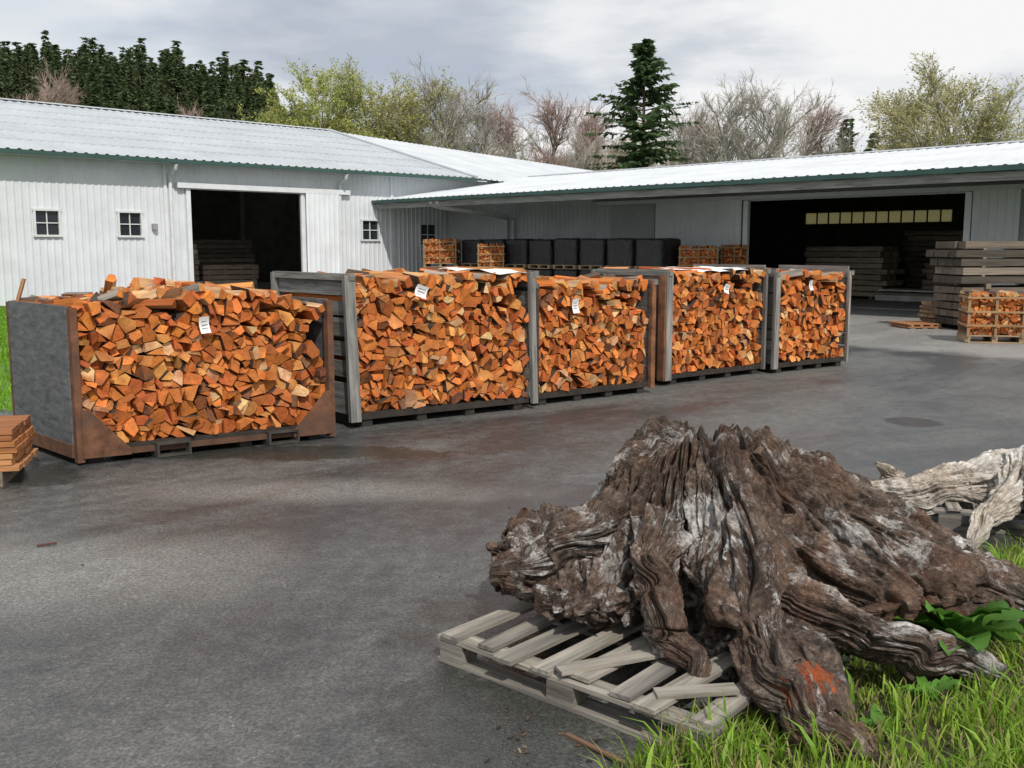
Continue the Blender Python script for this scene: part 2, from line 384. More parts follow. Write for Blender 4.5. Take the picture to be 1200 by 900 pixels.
# ---- open-fronted shed (right)
Q=P0+l*16.3; UR=-r; NR=-l
rshed=empty('open_front_storage_shed',Q+UR*14)
EZ=3.29;rsl=.1444
mb=MB()
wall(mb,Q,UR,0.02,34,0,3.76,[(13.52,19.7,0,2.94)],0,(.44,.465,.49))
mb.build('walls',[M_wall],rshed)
mb=MB()
VR=(l+Z*rsl).normalized();LR=9*math.sqrt(1+rsl*rsl)
Est=Q-l*3.5+UR*.02+Z*EZ
corr(mb,Est,UR,VR,36,LR,.3,.03,0,(.54,.57,.60))
corr(mb,Est+r*1.6+VR*6.6,UR,VR,1.6,LR-6.6,.3,.03,0,(.54,.57,.60))
rp=Q+l*5.5+Z*(EZ+9*rsl)
mb.add([rp+r*1.6,rp+UR*36,rp+UR*36+l*7-Z*1.0,rp+r*1.6+l*7-Z*1.0],[(0,1,2,3)],0,RC)
mb.box(rp+UR*17.5+Z*.03,UR*18.5,l*.2,Z*.02,0,(.6,.62,.65))
mb.build('roof',[M_roof],rshed)
mb=MB()
mb.box(Est+UR*18+NR*.05-Z*.05,UR*18.0,NR*.05,Z*.055,0,GCOL)
mb.box(Est+VR*1.8+r*.035-Z*.06,VR*1.8,r*.03,Z*.06,0,GCOL)
mb.box(Est+UR*18+l*.08-Z*.21,UR*17.95,NR*.05,Z*.09,1,(.27,.27,.26))
for k in range(13):
    a=Est+UR*(1.2+2.8*k)+VR*1.75-Z*.12;mb.box(a,VR*1.7,UR*.04,Z*.08,1,(.2,.19,.17))
mb.build('fascia_and_rafters',[M_green,M_board],rshed)
mb=MB()
mb.box(Q+UR*13.45+NR*.07+Z*1.48,UR*.08,NR*.06,Z*1.48,0,T);mb.box(Q+UR*19.78+NR*.07+Z*1.48,UR*.08,NR*.06,Z*1.48,0,T)
mb.box(Q+UR*15.6+NR*.14+Z*3.04,UR*7.8,NR*.08,Z*.06,0,(.5,.52,.53))
mb.box(Q+UR*15.6+NR*.18+Z*3.13,UR*7.9,NR*.12,Z*.02,0,(.12,.12,.12))
corr(mb,Q+UR*10.2+NR*.16+Z*.05,UR,Z,3.15,2.93,.2,.018,1,(.55,.58,.60))
corr(mb,Q+UR*19.9+NR*.16+Z*.05,UR,Z,1.1,2.95,.2,.018,1,(.60,.63,.65))
mb.box(Q+UR*9.2+NR*.04+Z*1.6,UR*.9,NR*.03,Z*1.55,1,(.33,.34,.35))
for s_,w_ in ((11.7,1.0),(20.2,.7),(16.2,.2)): mb.box(Q+UR*s_+NR*.3+Z*3.38,UR*w_,NR*.12,Z*.06,0,(.07,.07,.07))
mb.build('doors_and_track',[M_trim,M_wall],rshed)
mb=MB()
q=Est-Z*.12+UR*3.2
for o in (0,.35):
    a=q+UR*o;e=Q+UR*(3.4+o)+NR*.12
    mb.tube([a,a+l*.15-Z*.14,a+l*.5-Z*.2,e+Z*2.72+NR*.3,e+Z*2.62,e+Z*2.4,e+Z*.1],.06,10,0,(.55,.57,.58))
mb.build('downspouts',[M_pipe],rshed)
mb=MB()
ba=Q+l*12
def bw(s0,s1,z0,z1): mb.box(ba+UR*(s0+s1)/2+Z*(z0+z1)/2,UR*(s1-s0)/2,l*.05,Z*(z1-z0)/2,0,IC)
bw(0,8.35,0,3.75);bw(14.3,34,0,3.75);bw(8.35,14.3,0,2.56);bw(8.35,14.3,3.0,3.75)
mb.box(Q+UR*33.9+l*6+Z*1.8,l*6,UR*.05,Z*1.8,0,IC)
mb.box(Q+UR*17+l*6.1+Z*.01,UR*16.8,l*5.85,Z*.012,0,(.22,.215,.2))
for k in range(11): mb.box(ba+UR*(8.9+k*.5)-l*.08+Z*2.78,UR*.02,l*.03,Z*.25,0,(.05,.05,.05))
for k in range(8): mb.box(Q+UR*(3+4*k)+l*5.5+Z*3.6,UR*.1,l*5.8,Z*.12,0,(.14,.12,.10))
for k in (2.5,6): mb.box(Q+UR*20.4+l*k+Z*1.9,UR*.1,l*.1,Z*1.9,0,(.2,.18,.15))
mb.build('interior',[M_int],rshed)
mb=MB()
mb.box(ba+UR*11.3+Z*2.78+l*.02,UR*2.97,l*.008,Z*.22,0);mb.build('translucent_windows',[M_sky],rshed)
# ---------------------------------------------------------------- firewood
def wcol():
    k=random.random()
    if k<.48: c=(.64,.195,.042)
    elif k<.68: c=(.70,.29,.085)
    elif k<.85: c=(.47,.115,.028)
    elif k<.93: c=(.74,.44,.22)
    else: c=(.17,.07,.035)
    f=random.uniform(.68,1.12);return (c[0]*f,c[1]*f*random.uniform(.9,1.12),c[2]*f)
def scol():
    k=random.random()
    if k<.30: c=(.10,.07,.05)
    elif k<.55: c=(.30,.265,.23)
    elif k<.8: c=(.52,.21,.08)
    else: c=(.6,.36,.18)
    f=random.uniform(.7,1.2);return tuple(a*f for a in c)
def clip(poly,px,pz,nx,nz):
    out=[];n=len(poly)
    for i in range(n):
        a=poly[i];b=poly[(i+1)%n]
        da=(a[0]-px)*nx+(a[1]-pz)*nz;db=(b[0]-px)*nx+(b[1]-pz)*nz
        if da<=0: out.append(a)
        if (da<0<db) or (db<0<da):
            t_=da/(da-db);out.append((a[0]+(b[0]-a[0])*t_,a[1]+(b[1]-a[1])*t_))
    return out
def area(p):
    return .5*sum(p[i][0]*p[(i+1)%len(p)][1]-p[(i+1)%len(p)][0]*p[i][1] for i in range(len(p)))
def wood_wall(mb,O,X,D,L,z0,topf,depth,cell=.14,dj=.035,bark=1.0):
    nx=int(L/cell)+3;ztop=max(topf(L*i/20) for i in range(21));nz=int((ztop-z0)/(cell*.8))+3
    pts={}
    for i in range(-1,nx):
        for j in range(-1,nz):
            pts[i,j]=((i+.5+.5*(j%2)+random.uniform(-.45,.45))*cell,z0+(j+.5+random.uniform(-.43,.43))*cell*.8)
    for (i,j),(px,pz) in pts.items():
        if px<0 or px>L or pz<z0: continue
        R=cell*1.3;po=[(px-R,pz-R),(px+R,pz-R),(px+R,pz+R),(px-R,pz+R)]
        for a in range(-2,3):
            for b in range(-2,3):
                if (a or b) and (i+a,j+b) in pts:
                    qx,qz=pts[i+a,j+b];po=clip(po,(px+qx)/2,(pz+qz)/2,qx-px,qz-pz)
                    if len(po)<3: break
        for c_ in ((0,0,-1,0),(L,0,1,0),(0,z0,0,-1)): 
            if len(po)>=3: po=clip(po,*c_)
        tz=topf(px)
        if pz>tz+cell*.15: continue
        if len(po)>=3: po=clip(po,0,tz+random.uniform(.0,.03),random.uniform(-.25,.25),1)
        if len(po)<3: continue
        k=random.choice((1,2,2,2,3,3));cx=sum(p[0] for p in po)/len(po)+random.uniform(-.15,.15)*cell;cz=sum(p[1] for p in po)/len(po)+random.uniform(-.15,.15)*cell
        a0=random.uniform(0,6.28);pcs=[]
        if k==1: pcs=[po]
        elif k==2:
            n_=(math.cos(a0),math.sin(a0));pcs=[clip(po,cx,cz,*n_),clip(po,cx,cz,-n_[0],-n_[1])]
        else:
            an=[a0+2*math.pi*(q+random.uniform(-.15,.15))/k for q in range(k)]
            for q in range(k):
                A=an[q];B=an[(q+1)%k]
                w=clip(po,cx,cz,math.sin(A),-math.cos(A))
                if len(w)>=3: w=clip(w,cx,cz,-math.sin(B),math.cos(B))
                pcs.append(w)
        for w in pcs:
            if len(w)<3: continue
            ww=[w[0]]
            for q in w[1:]:
                if math.hypot(q[0]-ww[-1][0],q[1]-ww[-1][1])>.022: ww.append(q)
            if len(ww)>3 and math.hypot(ww[0][0]-ww[-1][0],ww[0][1]-ww[-1][1])<.022: ww.pop()
            w=ww
            if len(w)<3 or abs(area(w))<.0005: continue
            mx=sum(p[0] for p in w)/len(w);mz=sum(p[1] for p in w)/len(w)
            ro=random.uniform(-.2,.2);sc_=random.uniform(.86,.98);co,si=math.cos(ro)*sc_,math.sin(ro)*sc_
            d0=random.uniform(-dj,dj)+(dj*1.5 if random.random()<.12 else 0);tx=random.uniform(-.4,.4);tz_=random.uniform(-.4,.4)
            yaw=random.uniform(-.04,.04)
            F=[];B=[];gf=[];g0=(random.random()*30,random.random()*30,random.random()*30)
            for (x,z) in w:
                ux,uz=x-mx,z-mz;x2=mx+co*ux-si*uz;z2=mz+si*ux+co*uz
                dd=d0+tx*ux+tz_*uz
                F.append(O+X*x2+Z*z2+D*dd);B.append(O+X*(x2+yaw)+Z*z2+D*(depth+dd));gf.append((g0[0],g0[1]+ux,g0[2]+uz))
            n=len(w);ccw=area(w)>0
            gb=[(g[0]+depth*.08,g[1],g[2]) for g in gf]
            fs=[tuple(range(n)) if ccw else tuple(range(n-1,-1,-1))]+[(q,q+n,(q+1)%n+n,(q+1)%n) for q in range(n)]
            c=wcol();ba_=random.randrange(n)
            cols=[c]+[((.07,.05,.04) if q==ba_ and random.random()<bark else tuple(a*.8 for a in c)) for q in range(n)]
            mb.add(F+B,fs,gc=gf+gb,mats=[0]+[1]*n,cols=cols)
def log(mb,c,ax,L,rad,col=None,roll=None):
    ax=ax.normalized();u=ax.cross(Z).normalized();w=u.cross(ax)
    k=random.choice((3,3,4,4,5));a0=random.uniform(0,6.28) if roll is None else roll
    g0=(random.random()*30,random.random()*30,random.random()*30);F=[];B=[];gf=[]
    rr=[rad*random.uniform(.7,1.25) for _ in range(k)]
    for i in range(k):
        an=a0+2*math.pi*(i+random.uniform(-.2,.2))/k;p=u*math.cos(an)*rr[i]+w*math.sin(an)*rr[i]
        F.append(c-ax*L/2+p);B.append(c+ax*L/2+p*random.uniform(.8,1.1));gf.append((g0[0],g0[1]+math.cos(an)*rad,g0[2]+math.sin(an)*rad))
    gb=[(g[0]+L*.08,g[1],g[2]) for g in gf]
    fs=[tuple(range(k)),tuple(range(2*k-1,k-1,-1))]+[(q,q+k,(q+1)%k+k,(q+1)%k) for q in range(k)]
    cc=wcol();s1=scol();s2=(.55,.35,.19) if random.random()<.5 else scol()
    mb.add(F+B,fs,gc=gf+gb,mats=[0,0]+[1]*k,cols=[cc,cc]+[random.choice((s1,s2,cc)) for _ in range(k)])
GREY=(.22,.215,.205)
def gcol(f=1):
    a=random.uniform(.75,1.2)*f;return (GREY[0]*a,GREY[1]*a,GREY[2]*a*random.uniform(.94,1.03))
def bin_(A,B,depth,H,top,style,messy=.0,cell=.12):
    A=V((*A,0));B=V((*B,0));X=(B-A).normalized();L=(B-A).length;D=V((-X.y,X.x,0))
    if 'D' in style: D=V((*style['D'],0)).normalized()
    e=empty('firewood_bin',(A+B)/2+D*depth/2)
    z0=.13
    mb=MB()
    wood_wall(mb,A+D*.02,X,D,L,z0,top,depth-.04,cell)
    for row in range(3):
        x=.05
        while x<L-.05:
            dd=.2+row*(depth-.4)/2+random.uniform(-.05,.05)
            ax=(D+X*random.uniform(-.22,.22)+Z*random.uniform(-.10,.10)) if random.random()>messy else (X*random.uniform(-1,1)+D*random.uniform(.2,1)+Z*random.uniform(-.2,.2))
            log(mb,A+X*x+D*dd+Z*(top(x)+random.uniform(-.03,.035)+.07*messy*random.random()),ax,random.uniform(.34,.42),random.uniform(.04,.06))
            x+=random.uniform(.06,.13)
    if messy>.3:
        for q in range(16):
            x=random.uniform(.25,L-.25);log(mb,A+X*x+D*random.uniform(.3,depth-.25)+Z*(top(x)+random.uniform(.02,.06)),X*random.uniform(-1,1)+D*random.uniform(-.3,1)+Z*random.uniform(-.18,.18),random.uniform(.36,.42),random.uniform(.045,.07))
    mb.build('stacked_firewood',[M_end,M_side],e)
    mb=MB()
    RU=(.15,.07,.04)
    bc=(.035,.028,.024)
    mb.box(A+X*L/2+D*.05+Z*.10,X*(L/2),D*.05,Z*.03,2,bc);mb.box(A+X*L/2+D*(depth-.05)+Z*.10,X*(L/2),D*.05,Z*.03,2,bc)
    mb.box(A+X*L/2+D*depth/2+Z*.105,X*(L/2-.01),D*(depth/2-.11),Z*.02,2,bc)
    for f in (.06,.36,.64,.94):
        mb.box(A+X*L*f+D*depth/2+Z*.035,D*(depth/2-.02),X*.05,Z*.034,2,bc)
    if style.get('steel'):
        for f in (.33,.78):
            c=A+X*L*f-D*.015+Z*.06
            for s in (-1,1):
                mb.box(c+Z*.048*s,X*.13,D*.06,Z*.008,2,(.05,.045,.04));mb.box(c+X*.122*s,X*.008,D*.06,Z*.04,2,(.05,.045,.04))
        for s,px in ((1,0),(-1,L)):
            a=A+X*px-D*.045;w=.34;h=.42
            vs=[a+Z*.05,a+X*s*w+Z*.05,a+X*s*(w)+Z*.10,a+X*s*.05+Z*h,a+Z*h];vs2=[v-D*.008 for v in vs];n=5
            mb.add(vs+vs2,[tuple(range(n)),tuple(range(2*n-1,n-1,-1))]+[(q,(q+1)%n,(q+1)%n+n,q+n) for q in range(n)],1,RU)
            mb.box(A+X*(px-s*.012)-D*.01+Z*H/2,Z*(H/2-.02),X*.025,D*.03,1,RU)
            mb.box(A+X*(px-s*.012)+D*(depth)+Z*H/2,Z*(H/2-.02),X*.025,D*.03,1,RU)
            mb.box(A+X*(px-s*.02)+D*depth/2+Z*.1,D*(depth/2-.03),X*.03,Z*.05,1,RU)
            pc_=(.085,.088,.095)
            mb.box(A+X*(px-s*.03)+D*depth/2+Z*(H/2+.05),D*(depth/2-.035),X*.012,Z*(H/2-.06),3,pc_)
        mb.box(A+X*L/2-D*.02+Z*.075,X*(L/2-.03),D*.012,Z*.022,1,(.10,.05,.03))
    else:
        lean=style.get('lean',0)
        for s,px,pw in ((1,0,style.get('wl',.06)),(-1,L,style.get('wr',.035))):
            cc=style.get('cl' if s==1 else 'cr',GREY);m=style.get('ml' if s==1 else 'mr',0)
            mb.box(A+X*(px-s*pw)-D*.02+Z*(H/2+.03),Z*(H/2-.03)+X*lean,X*pw,D*.022,m,cc)
            mb.box(A+X*(px-s*pw)+D*(depth+.02)+Z*(H/2+.03),Z*(H/2-.03),X*pw,D*.022,m,cc)
            zz=.12
            while zz<H-.06:
                bh=random.uniform(.06,.085);
                mb.box(A+X*(px-s*(.03))+D*(depth/2)+Z*(zz+bh),D*(depth/2-.005+random.uniform(-.01,.0)),Z*bh,X*.014,0,gcol(style.get('pf',1)))
                zz+=2*bh+random.uniform(.006,style.get('gap',.02))
            mb.box(A+X*(px-s*.05)+D*(depth/2)+Z*(H-.02),D*(depth/2+.05),X*.03,Z*.03,0,gcol())
    mb.build('frame',[M_plank,M_rust,M_black,M_panel],e)
    return e,A,X,D,L
t=NT('grey_painted_plywood');pos=t.n('ShaderNodeNewGeometry').outputs['Position']
n=t.noise(t.mapv(pos,(1,1,3.5)),6,8,.75,.4);n2=t.noise(pos,30,4)
t.col(t.mix(t.ramp(n,[(.35,0.),(.7,1.)]),(.045,.048,.054),(.17,.175,.185)));t.rough(.55);t.bump(n2,.3,.004);M_panel=t.m
def nz(seed,base,amp,f=2.):
    def F(x): return base+amp*float(vn(x*f,seed*3.1,0,4))+amp*.5*float(vn(x*f*3,seed,0,9))
    return F
def top1(x): return 1.13+.09*math.sin(min(max(x/1.9,0),1)*math.pi)+.03*float(vn(x*3,1,0,2))+.03*float(vn(x*8,1,0,2))
e1=bin_((-3.24,7.43),(-1.57,8.50),1.22,1.20,top1,dict(steel=True,D=(-.71,.70)),.4,.12)
e2=bin_((-1.40,8.98),(0.17,10.05),1.3,1.38,nz(2,1.32,.03),dict(wl=.05,wr=.03,cl=(.23,.225,.215),cr=(.25,.24,.23),lean=-.02,gap=.07,D=(-.66,.75)),.1)
e3=bin_((.25,10.25),(1.53,11.22),1.2,1.26,nz(3,1.22,.03),dict(wl=.02,wr=.03,ml=1,cl=(.06,.04,.03),mr=1,cr=(.22,.10,.05)),.15)
e4=bin_((1.86,11.85),(3.22,12.95),1.2,1.34,nz(4,1.29,.03),dict(wl=.055,wr=.02,cl=(.27,.255,.235),cr=(.16,.15,.14)),.15)
e5=bin_((3.42,12.98),(4.58,13.82),1.2,1.30,nz(5,1.23,.03),dict(wl=.045,wr=.02,cl=(.27,.26,.24),cr=(.3,.28,.26)),.15)
mb=MB();A4=e4[1];X4=e4[2];D4=e4[3]
mb.box(A4-X4*.10+D4*.02+Z*.68,Z*.62,X4*.028,D4*.05,0,(.24,.10,.05));mb.box(A4-X4*.10+D4*.6+Z*.68,D4*.52,X4*.01,Z*.6,0,(.12,.07,.05));mb.build('steel_end_plate',[M_rust],e4[0])
def tag(b,x,z,w=.10,h=.13,tilt=.15):
    e,A,X,D,L=b
    mb=MB();c=A+X*x-D*.095+Z*z
    ux=X*math.cos(tilt)+Z*math.sin(tilt);uz=Z*math.cos(tilt)-X*math.sin(tilt)
    vs=[];k=4
    for i in range(k+1):
        f=i/k-.5;b_=-.02*math.sin((f+.5)*3.1)
        vs+=[c-ux*w/2+uz*h*f-D*b_,c+ux*w/2+uz*h*f-D*(b_+.006)]
    mb.add(vs,[(2*i,2*i+1,2*i+3,2*i+2) for i in range(k)],0,(.78,.78,.77))
    for q in range(3):
        mb.box(c+uz*(h*.22-q*.028)+D*.010,ux*(w*.32),uz*.003,D*.0015,0,(.3,.3,.32))
    mb.build('paper_tag',[M_paper],e,smooth=False)
tag(e1,.92,1.02,.075,.13,.1);tag(e2,.62,1.22,.12,.11,-.35);tag(e3,.45,1.02,.08,.15,.08);tag(e4,.92,1.12,.09,.11,-.3);tag(e5,.55,1.13,.06,.13,.15)
mb=MB()
for (e,A,X,D,L),x0,x1,zt in ((e2,1.45,1.88,1.40),(e4,.55,1.6,1.36)):
    n=14;vs=[]
    for i in range(n):
        for j in range(6):
            x=x0+(x1-x0)*i/(n-1);d=.0+.9*j/5
            vs.append(A+X*x+D*d+Z*(zt+.018*float(vn(x*9,d*9,0,3))-(.03 if j==0 else 0)))
    mb.add(vs,[(i*6+j,(i+1)*6+j,(i+1)*6+j+1,i*6+j+1) for i in range(n-1) for j in range(5)],0,(.75,.76,.78))
mb.build('plastic_sheet',[M_paper],smooth=True)
# ---------------------------------------------------------------- slatted crates
def crate(c,yaw,w,h,d,tiers=1):
    c=V(c);X=V((math.cos(yaw),math.sin(yaw),0));D=V((-X.y,X.x,0))
    e=empty('firewood_crate',c);mb=MB()
    for k in range(tiers):
        b=k*(h+.0)
        A=c-X*w/2-D*d/2+Z*b
        wood_wall(mb,A+D*.03,X,D,w,.14,lambda x:h-.04,d-.06,.10,.02)
        for q in range(int(w/.11)):
            log(mb,A+X*(.06+q*.11)+D*d/2+Z*(h-.03),D,d*.9,.05)
    mb.build('stacked_firewood',[M_end,M_side],e)
    mb=MB()
    for k in range(tiers):
        A=c-X*w/2-D*d/2+Z*k*h
        for q in (0,1,2): mb.box(A+X*w*q/2+D*d/2+Z*.06,D*d/2,X*.045,Z*.05,0,(.33,.24,.15))
        mb.box(A+X*w/2+D*d/2+Z*.125,X*w/2,D*d/2,Z*.012,0,(.33,.24,.15));mb.box(A+X*w/2+Z*.012,X*w/2,D*.05,Z*.01,0,(.33,.24,.15))
        for (px,py) in ((0,0),(1,0),(0,1),(1,1),(.5,0)):
            mb.box(A+X*w*px+D*(d*py+(-.02 if py==0 else .02))+Z*(h/2+.05),Z*(h/2-.05),X*.022,D*.012,0,(.32,.2,.11))
        for z in (.35,.62,.9):
            for py in (0,1): mb.box(A+X*w/2+D*(d*py+(-.045 if py==0 else .045))+Z*(h*z),X*(w/2+.04),Z*.016,D*.01,0,(.36,.23,.12))
            for px in (0,1): mb.box(A+X*(w*px+(-.03 if px==0 else .03))+D*d/2+Z*(h*z),D*(d/2),Z*.018,X*.01,0,(.36,.23,.12))
    mb.build('slatted_frame',[M_board],e)
crate((8.33,17.5,0),-.25,.86,.86,.8);crate((9.35,17.9,0),-.25,.86,.82,.8)
crate((-2.42,35.3,0),-.1,1.1,.95,1,2);crate((-.65,33.6,0),-.1,.82,.87,.8,2)
crate((5.35,29.2,0),-.15,1.05,.83,1,2);crate((6.45,29.6,0),-.15,.72,.85,.9,2)
# ---------------------------------------------------------------- black wrapped pallets
def wrapped(c,w,h,d):
    X=UR;D=l;e=empty('wrapped_firewood_pallet',c);n=9;c=V(c)
    vs=[];idx={};fs=[]
    def vid(i,j,k):
        if (i,j,k) not in idx:
            x,y,z=(i/n-.5),(j/n-.5),(k/n)
            f=1-.06*max(0,abs(x)*2-.8)*5*max(0,abs(y)*2-.8)*5
            o=.02*float(vn(c.x*3+x*6,y*6+c.y*3,z*5,2))
            p=c+X*(x*w*f*(1+o*1.2))+D*(y*d*f*(1+o*1.2))+Z*(.14+z*h+(o if k==n else 0)+(-.03 if k==n and (i in(0,n) or j in (0,n)) else 0))
            idx[i,j,k]=len(vs);vs.append(p)
        return idx[i,j,k]
    for a in range(n):
        for b in range(n):
            fs+= [(vid(a,0,b),vid(a+1,0,b),vid(a+1,0,b+1),vid(a,0,b+1)),(vid(a+1,n,b),vid(a,n,b),vid(a,n,b+1),vid(a+1,n,b+1)),
                  (vid(0,a+1,b),vid(0,a,b),vid(0,a,b+1),vid(0,a+1,b+1)),(vid(n,a,b),vid(n,a+1,b),vid(n,a+1,b+1),vid(n,a,b+1)),
                  (vid(a,b,n),vid(a+1,b,n),vid(a+1,b+1,n),vid(a,b+1,n))]
    mb=MB();mb.add(vs,fs,0);mb.build('plastic_wrap',[M_wrap],e,smooth=True)
    mb=MB()
    for q in (-1,0,1): mb.box(c+X*w*.45*q+Z*.06,D*d/2,X*.04,Z*.05,0,(.3,.22,.14))
    for q in range(5): mb.box(c+D*(d*.45*(q/2-1))+Z*.12,X*w/2,D*.05,Z*.01,0,(.33,.25,.16))
    for q in (-1,0,1): mb.box(c+D*(d*.45*q)+Z*.011,X*w/2,D*.05,Z*.01,0,(.3,.22,.14))
    mb.build('pallet',[M_board],e)
for k in range(8):
    for tr in (0,1):
        wrapped(Q+UR*(4.0+k*1.1)+NR*1.9+Z*(tr*.95+.0),.96,.80+random.uniform(-.02,.02),1.0)
# ---------------------------------------------------------------- lumber stacks
def lumber(name,c,U,n_l,bh,bw,nb,L,cols,jit=.1,stick=True,par=None):
    c=V(c);D=V((-U.y,U.x,0));e=par or empty(name,c);mb=MB();z=.10
    for q in (-.35,0,.35): mb.box(c+U*L*q+Z*.05,D*bw*nb*.5,U*.05,Z*.05,0,(.2,.16,.12))
    for k in range(n_l):
        o=random.uniform(-jit,jit);cl=random.choice(cols)
        for b in range(nb):
            f=random.uniform(.8,1.2);mb.box(c+U*(o+random.uniform(-jit,jit)*.3)+D*((b-(nb-1)/2)*bw)+Z*(z+bh/2),U*(L/2),D*(bw/2-.006),Z*(bh/2-.003),0,tuple(a*f for a in cl))
        z+=bh
        if stick and k<n_l-1:
            for q in (-.38,-.1,.2,.42): mb.box(c+U*L*q+Z*(z+.0125),D*bw*nb*.5,U*.03,Z*.012,0,(.35,.25,.15))
            z+=.025
    mb.build('boards',[M_board],e);return e
BR=[(.10,.075,.055),(.075,.055,.045),(.14,.11,.085),(.06,.05,.04)]
lumber('lumber_stack',(10.55,20.4,0),V((1,.08,0)).normalized(),5,.13,.28,4,3.7,BR,.05)
lumber('lumber_stack',(10.6,20.4,.82),V((1,.08,0)).normalized(),5,.145,.3,4,3.9,[(.15,.12,.095),(.22,.185,.15),(.09,.075,.06)],.12)
lumber('lumber_stack',(9.0,21.0,0),V((1,.08,0)).normalized(),5,.06,.14,5,.7,[(.30,.18,.1),(.2,.13,.09)],.05)
lumber('wooden_pallet',(8.25,20.6,-.08),V((1,.1,0)).normalized(),2,.03,.14,6,.7,[(.42,.18,.08)],.02)
for k,(s,dd,nl,cc) in enumerate(((14.2,5,9,(.36,.3,.23)),(17.2,7,7,(.38,.32,.24)),(15.6,9,12,(.3,.25,.19)),(19.3,8.5,10,(.34,.28,.2)))):
    c=Q+UR*s+l*dd;lumber('lumber_stack',c,UR,nl,.15,.3,4,2.6,[cc],.15)
mb=MB();c=Q+UR*17.3+l*4.2;mb.box(c+Z*.35,UR*1.6,l*.5,Z*.02,0,(.6,.6,.58));mb.box(c+Z*.12,UR*1.7,l*.5,Z*.08,0,(.5,.5,.48));mb.box(c+Z*.24,UR*1.5,l*.4,Z*.04,0,(.2,.18,.15));mb.build('sheet_goods_stack',[M_int])
for s,nl in ((6.6,9),(8.9,5)):
    lumber('lumber_stack',P0+l*s+r*4,l,nl,.16,.3,4,2.2,[(.36,.3,.25),(.26,.2,.16)],.1)
for s,nl in ((7.4,12),(10.5,10)):
    lumber('lumber_stack',P0+l*s+r*8,l,nl,.16,.3,4,3.2,[(.36,.3,.24),(.28,.24,.19)],.1)
lumber('board_pile',(-3.93,6.95,0),V((1,.25,0)).normalized(),7,.042,.13,5,.95,[(.42,.17,.06),(.5,.24,.10),(.3,.12,.05)],.03,False)
mb=MB();mb.box(V((-3.98,8.18,1.27)),V((.035,.0,.10)),V((.0,.012,0)),V((.012,0,-.003)),0,(.4,.2,.1));mb.build('wood_stick',[M_board])
# ---------------------------------------------------------------- pallets & stump
e1v=V((.745,-.667,0)).normalized();e2v=V((-e1v.y,e1v.x,0))
def pc():
    f=random.uniform(.65,1.15);return (.34*f,.31*f,.265*f)
def old_pallet(name,O,a,b,la,lb,n=8):
    e=empty(name,O+a*la/2+b*lb/2);mb=MB()
    for q in (0.04,.5,.96):
        mb.box(O+b*lb*q+a*la/2+Z*.099,a*(la/2),b*.045,Z*.008,0,pc())
        mb.box(O+b*lb*q+a*la/2+Z*.009,a*(la/2),b*.045,Z*.008,0,pc())
        for w in (.06,.5,.94): mb.box(O+b*lb*q+a*la*w+Z*.054,a*.06,b*.043,Z*.036,0,tuple(x*.6 for x in pc()))
    for k in range(n):
        q=(k+.45)/n;yaw=random.uniform(-.06,.03)
        bb=(b*math.cos(yaw)+a*math.sin(yaw));aa=(a*math.cos(yaw)-b*math.sin(yaw))
        ll=lb*random.uniform(.95,1.04)
        mb.box(O+a*la*q+b*(lb/2+random.uniform(-.03,.03))+Z*(.119+random.uniform(0,.003)),bb*ll/2+Z*random.uniform(-.006,.006),aa*random.uniform(.036,.048),Z*.008,0,pc())
    return e,mb
PO=V((-.30,3.80,0))
e,mb=old_pallet('wooden_pallet',PO,e1v,e2v,1.24,1.3)
for (x,y,z,ang,L_) in ((.36,3.47,.140,.36,.42),(.62,3.22,.140,.1,.28)):
    u=V((math.cos(ang),math.sin(ang),.02));w=V((-math.sin(ang),math.cos(ang),0))
    mb.box(V((x,y,z)),u*L_/2,w*.034,Z*.007,0,pc())
mb.build('boards',[M_plank],e)
C=np.array([.80,4.25])
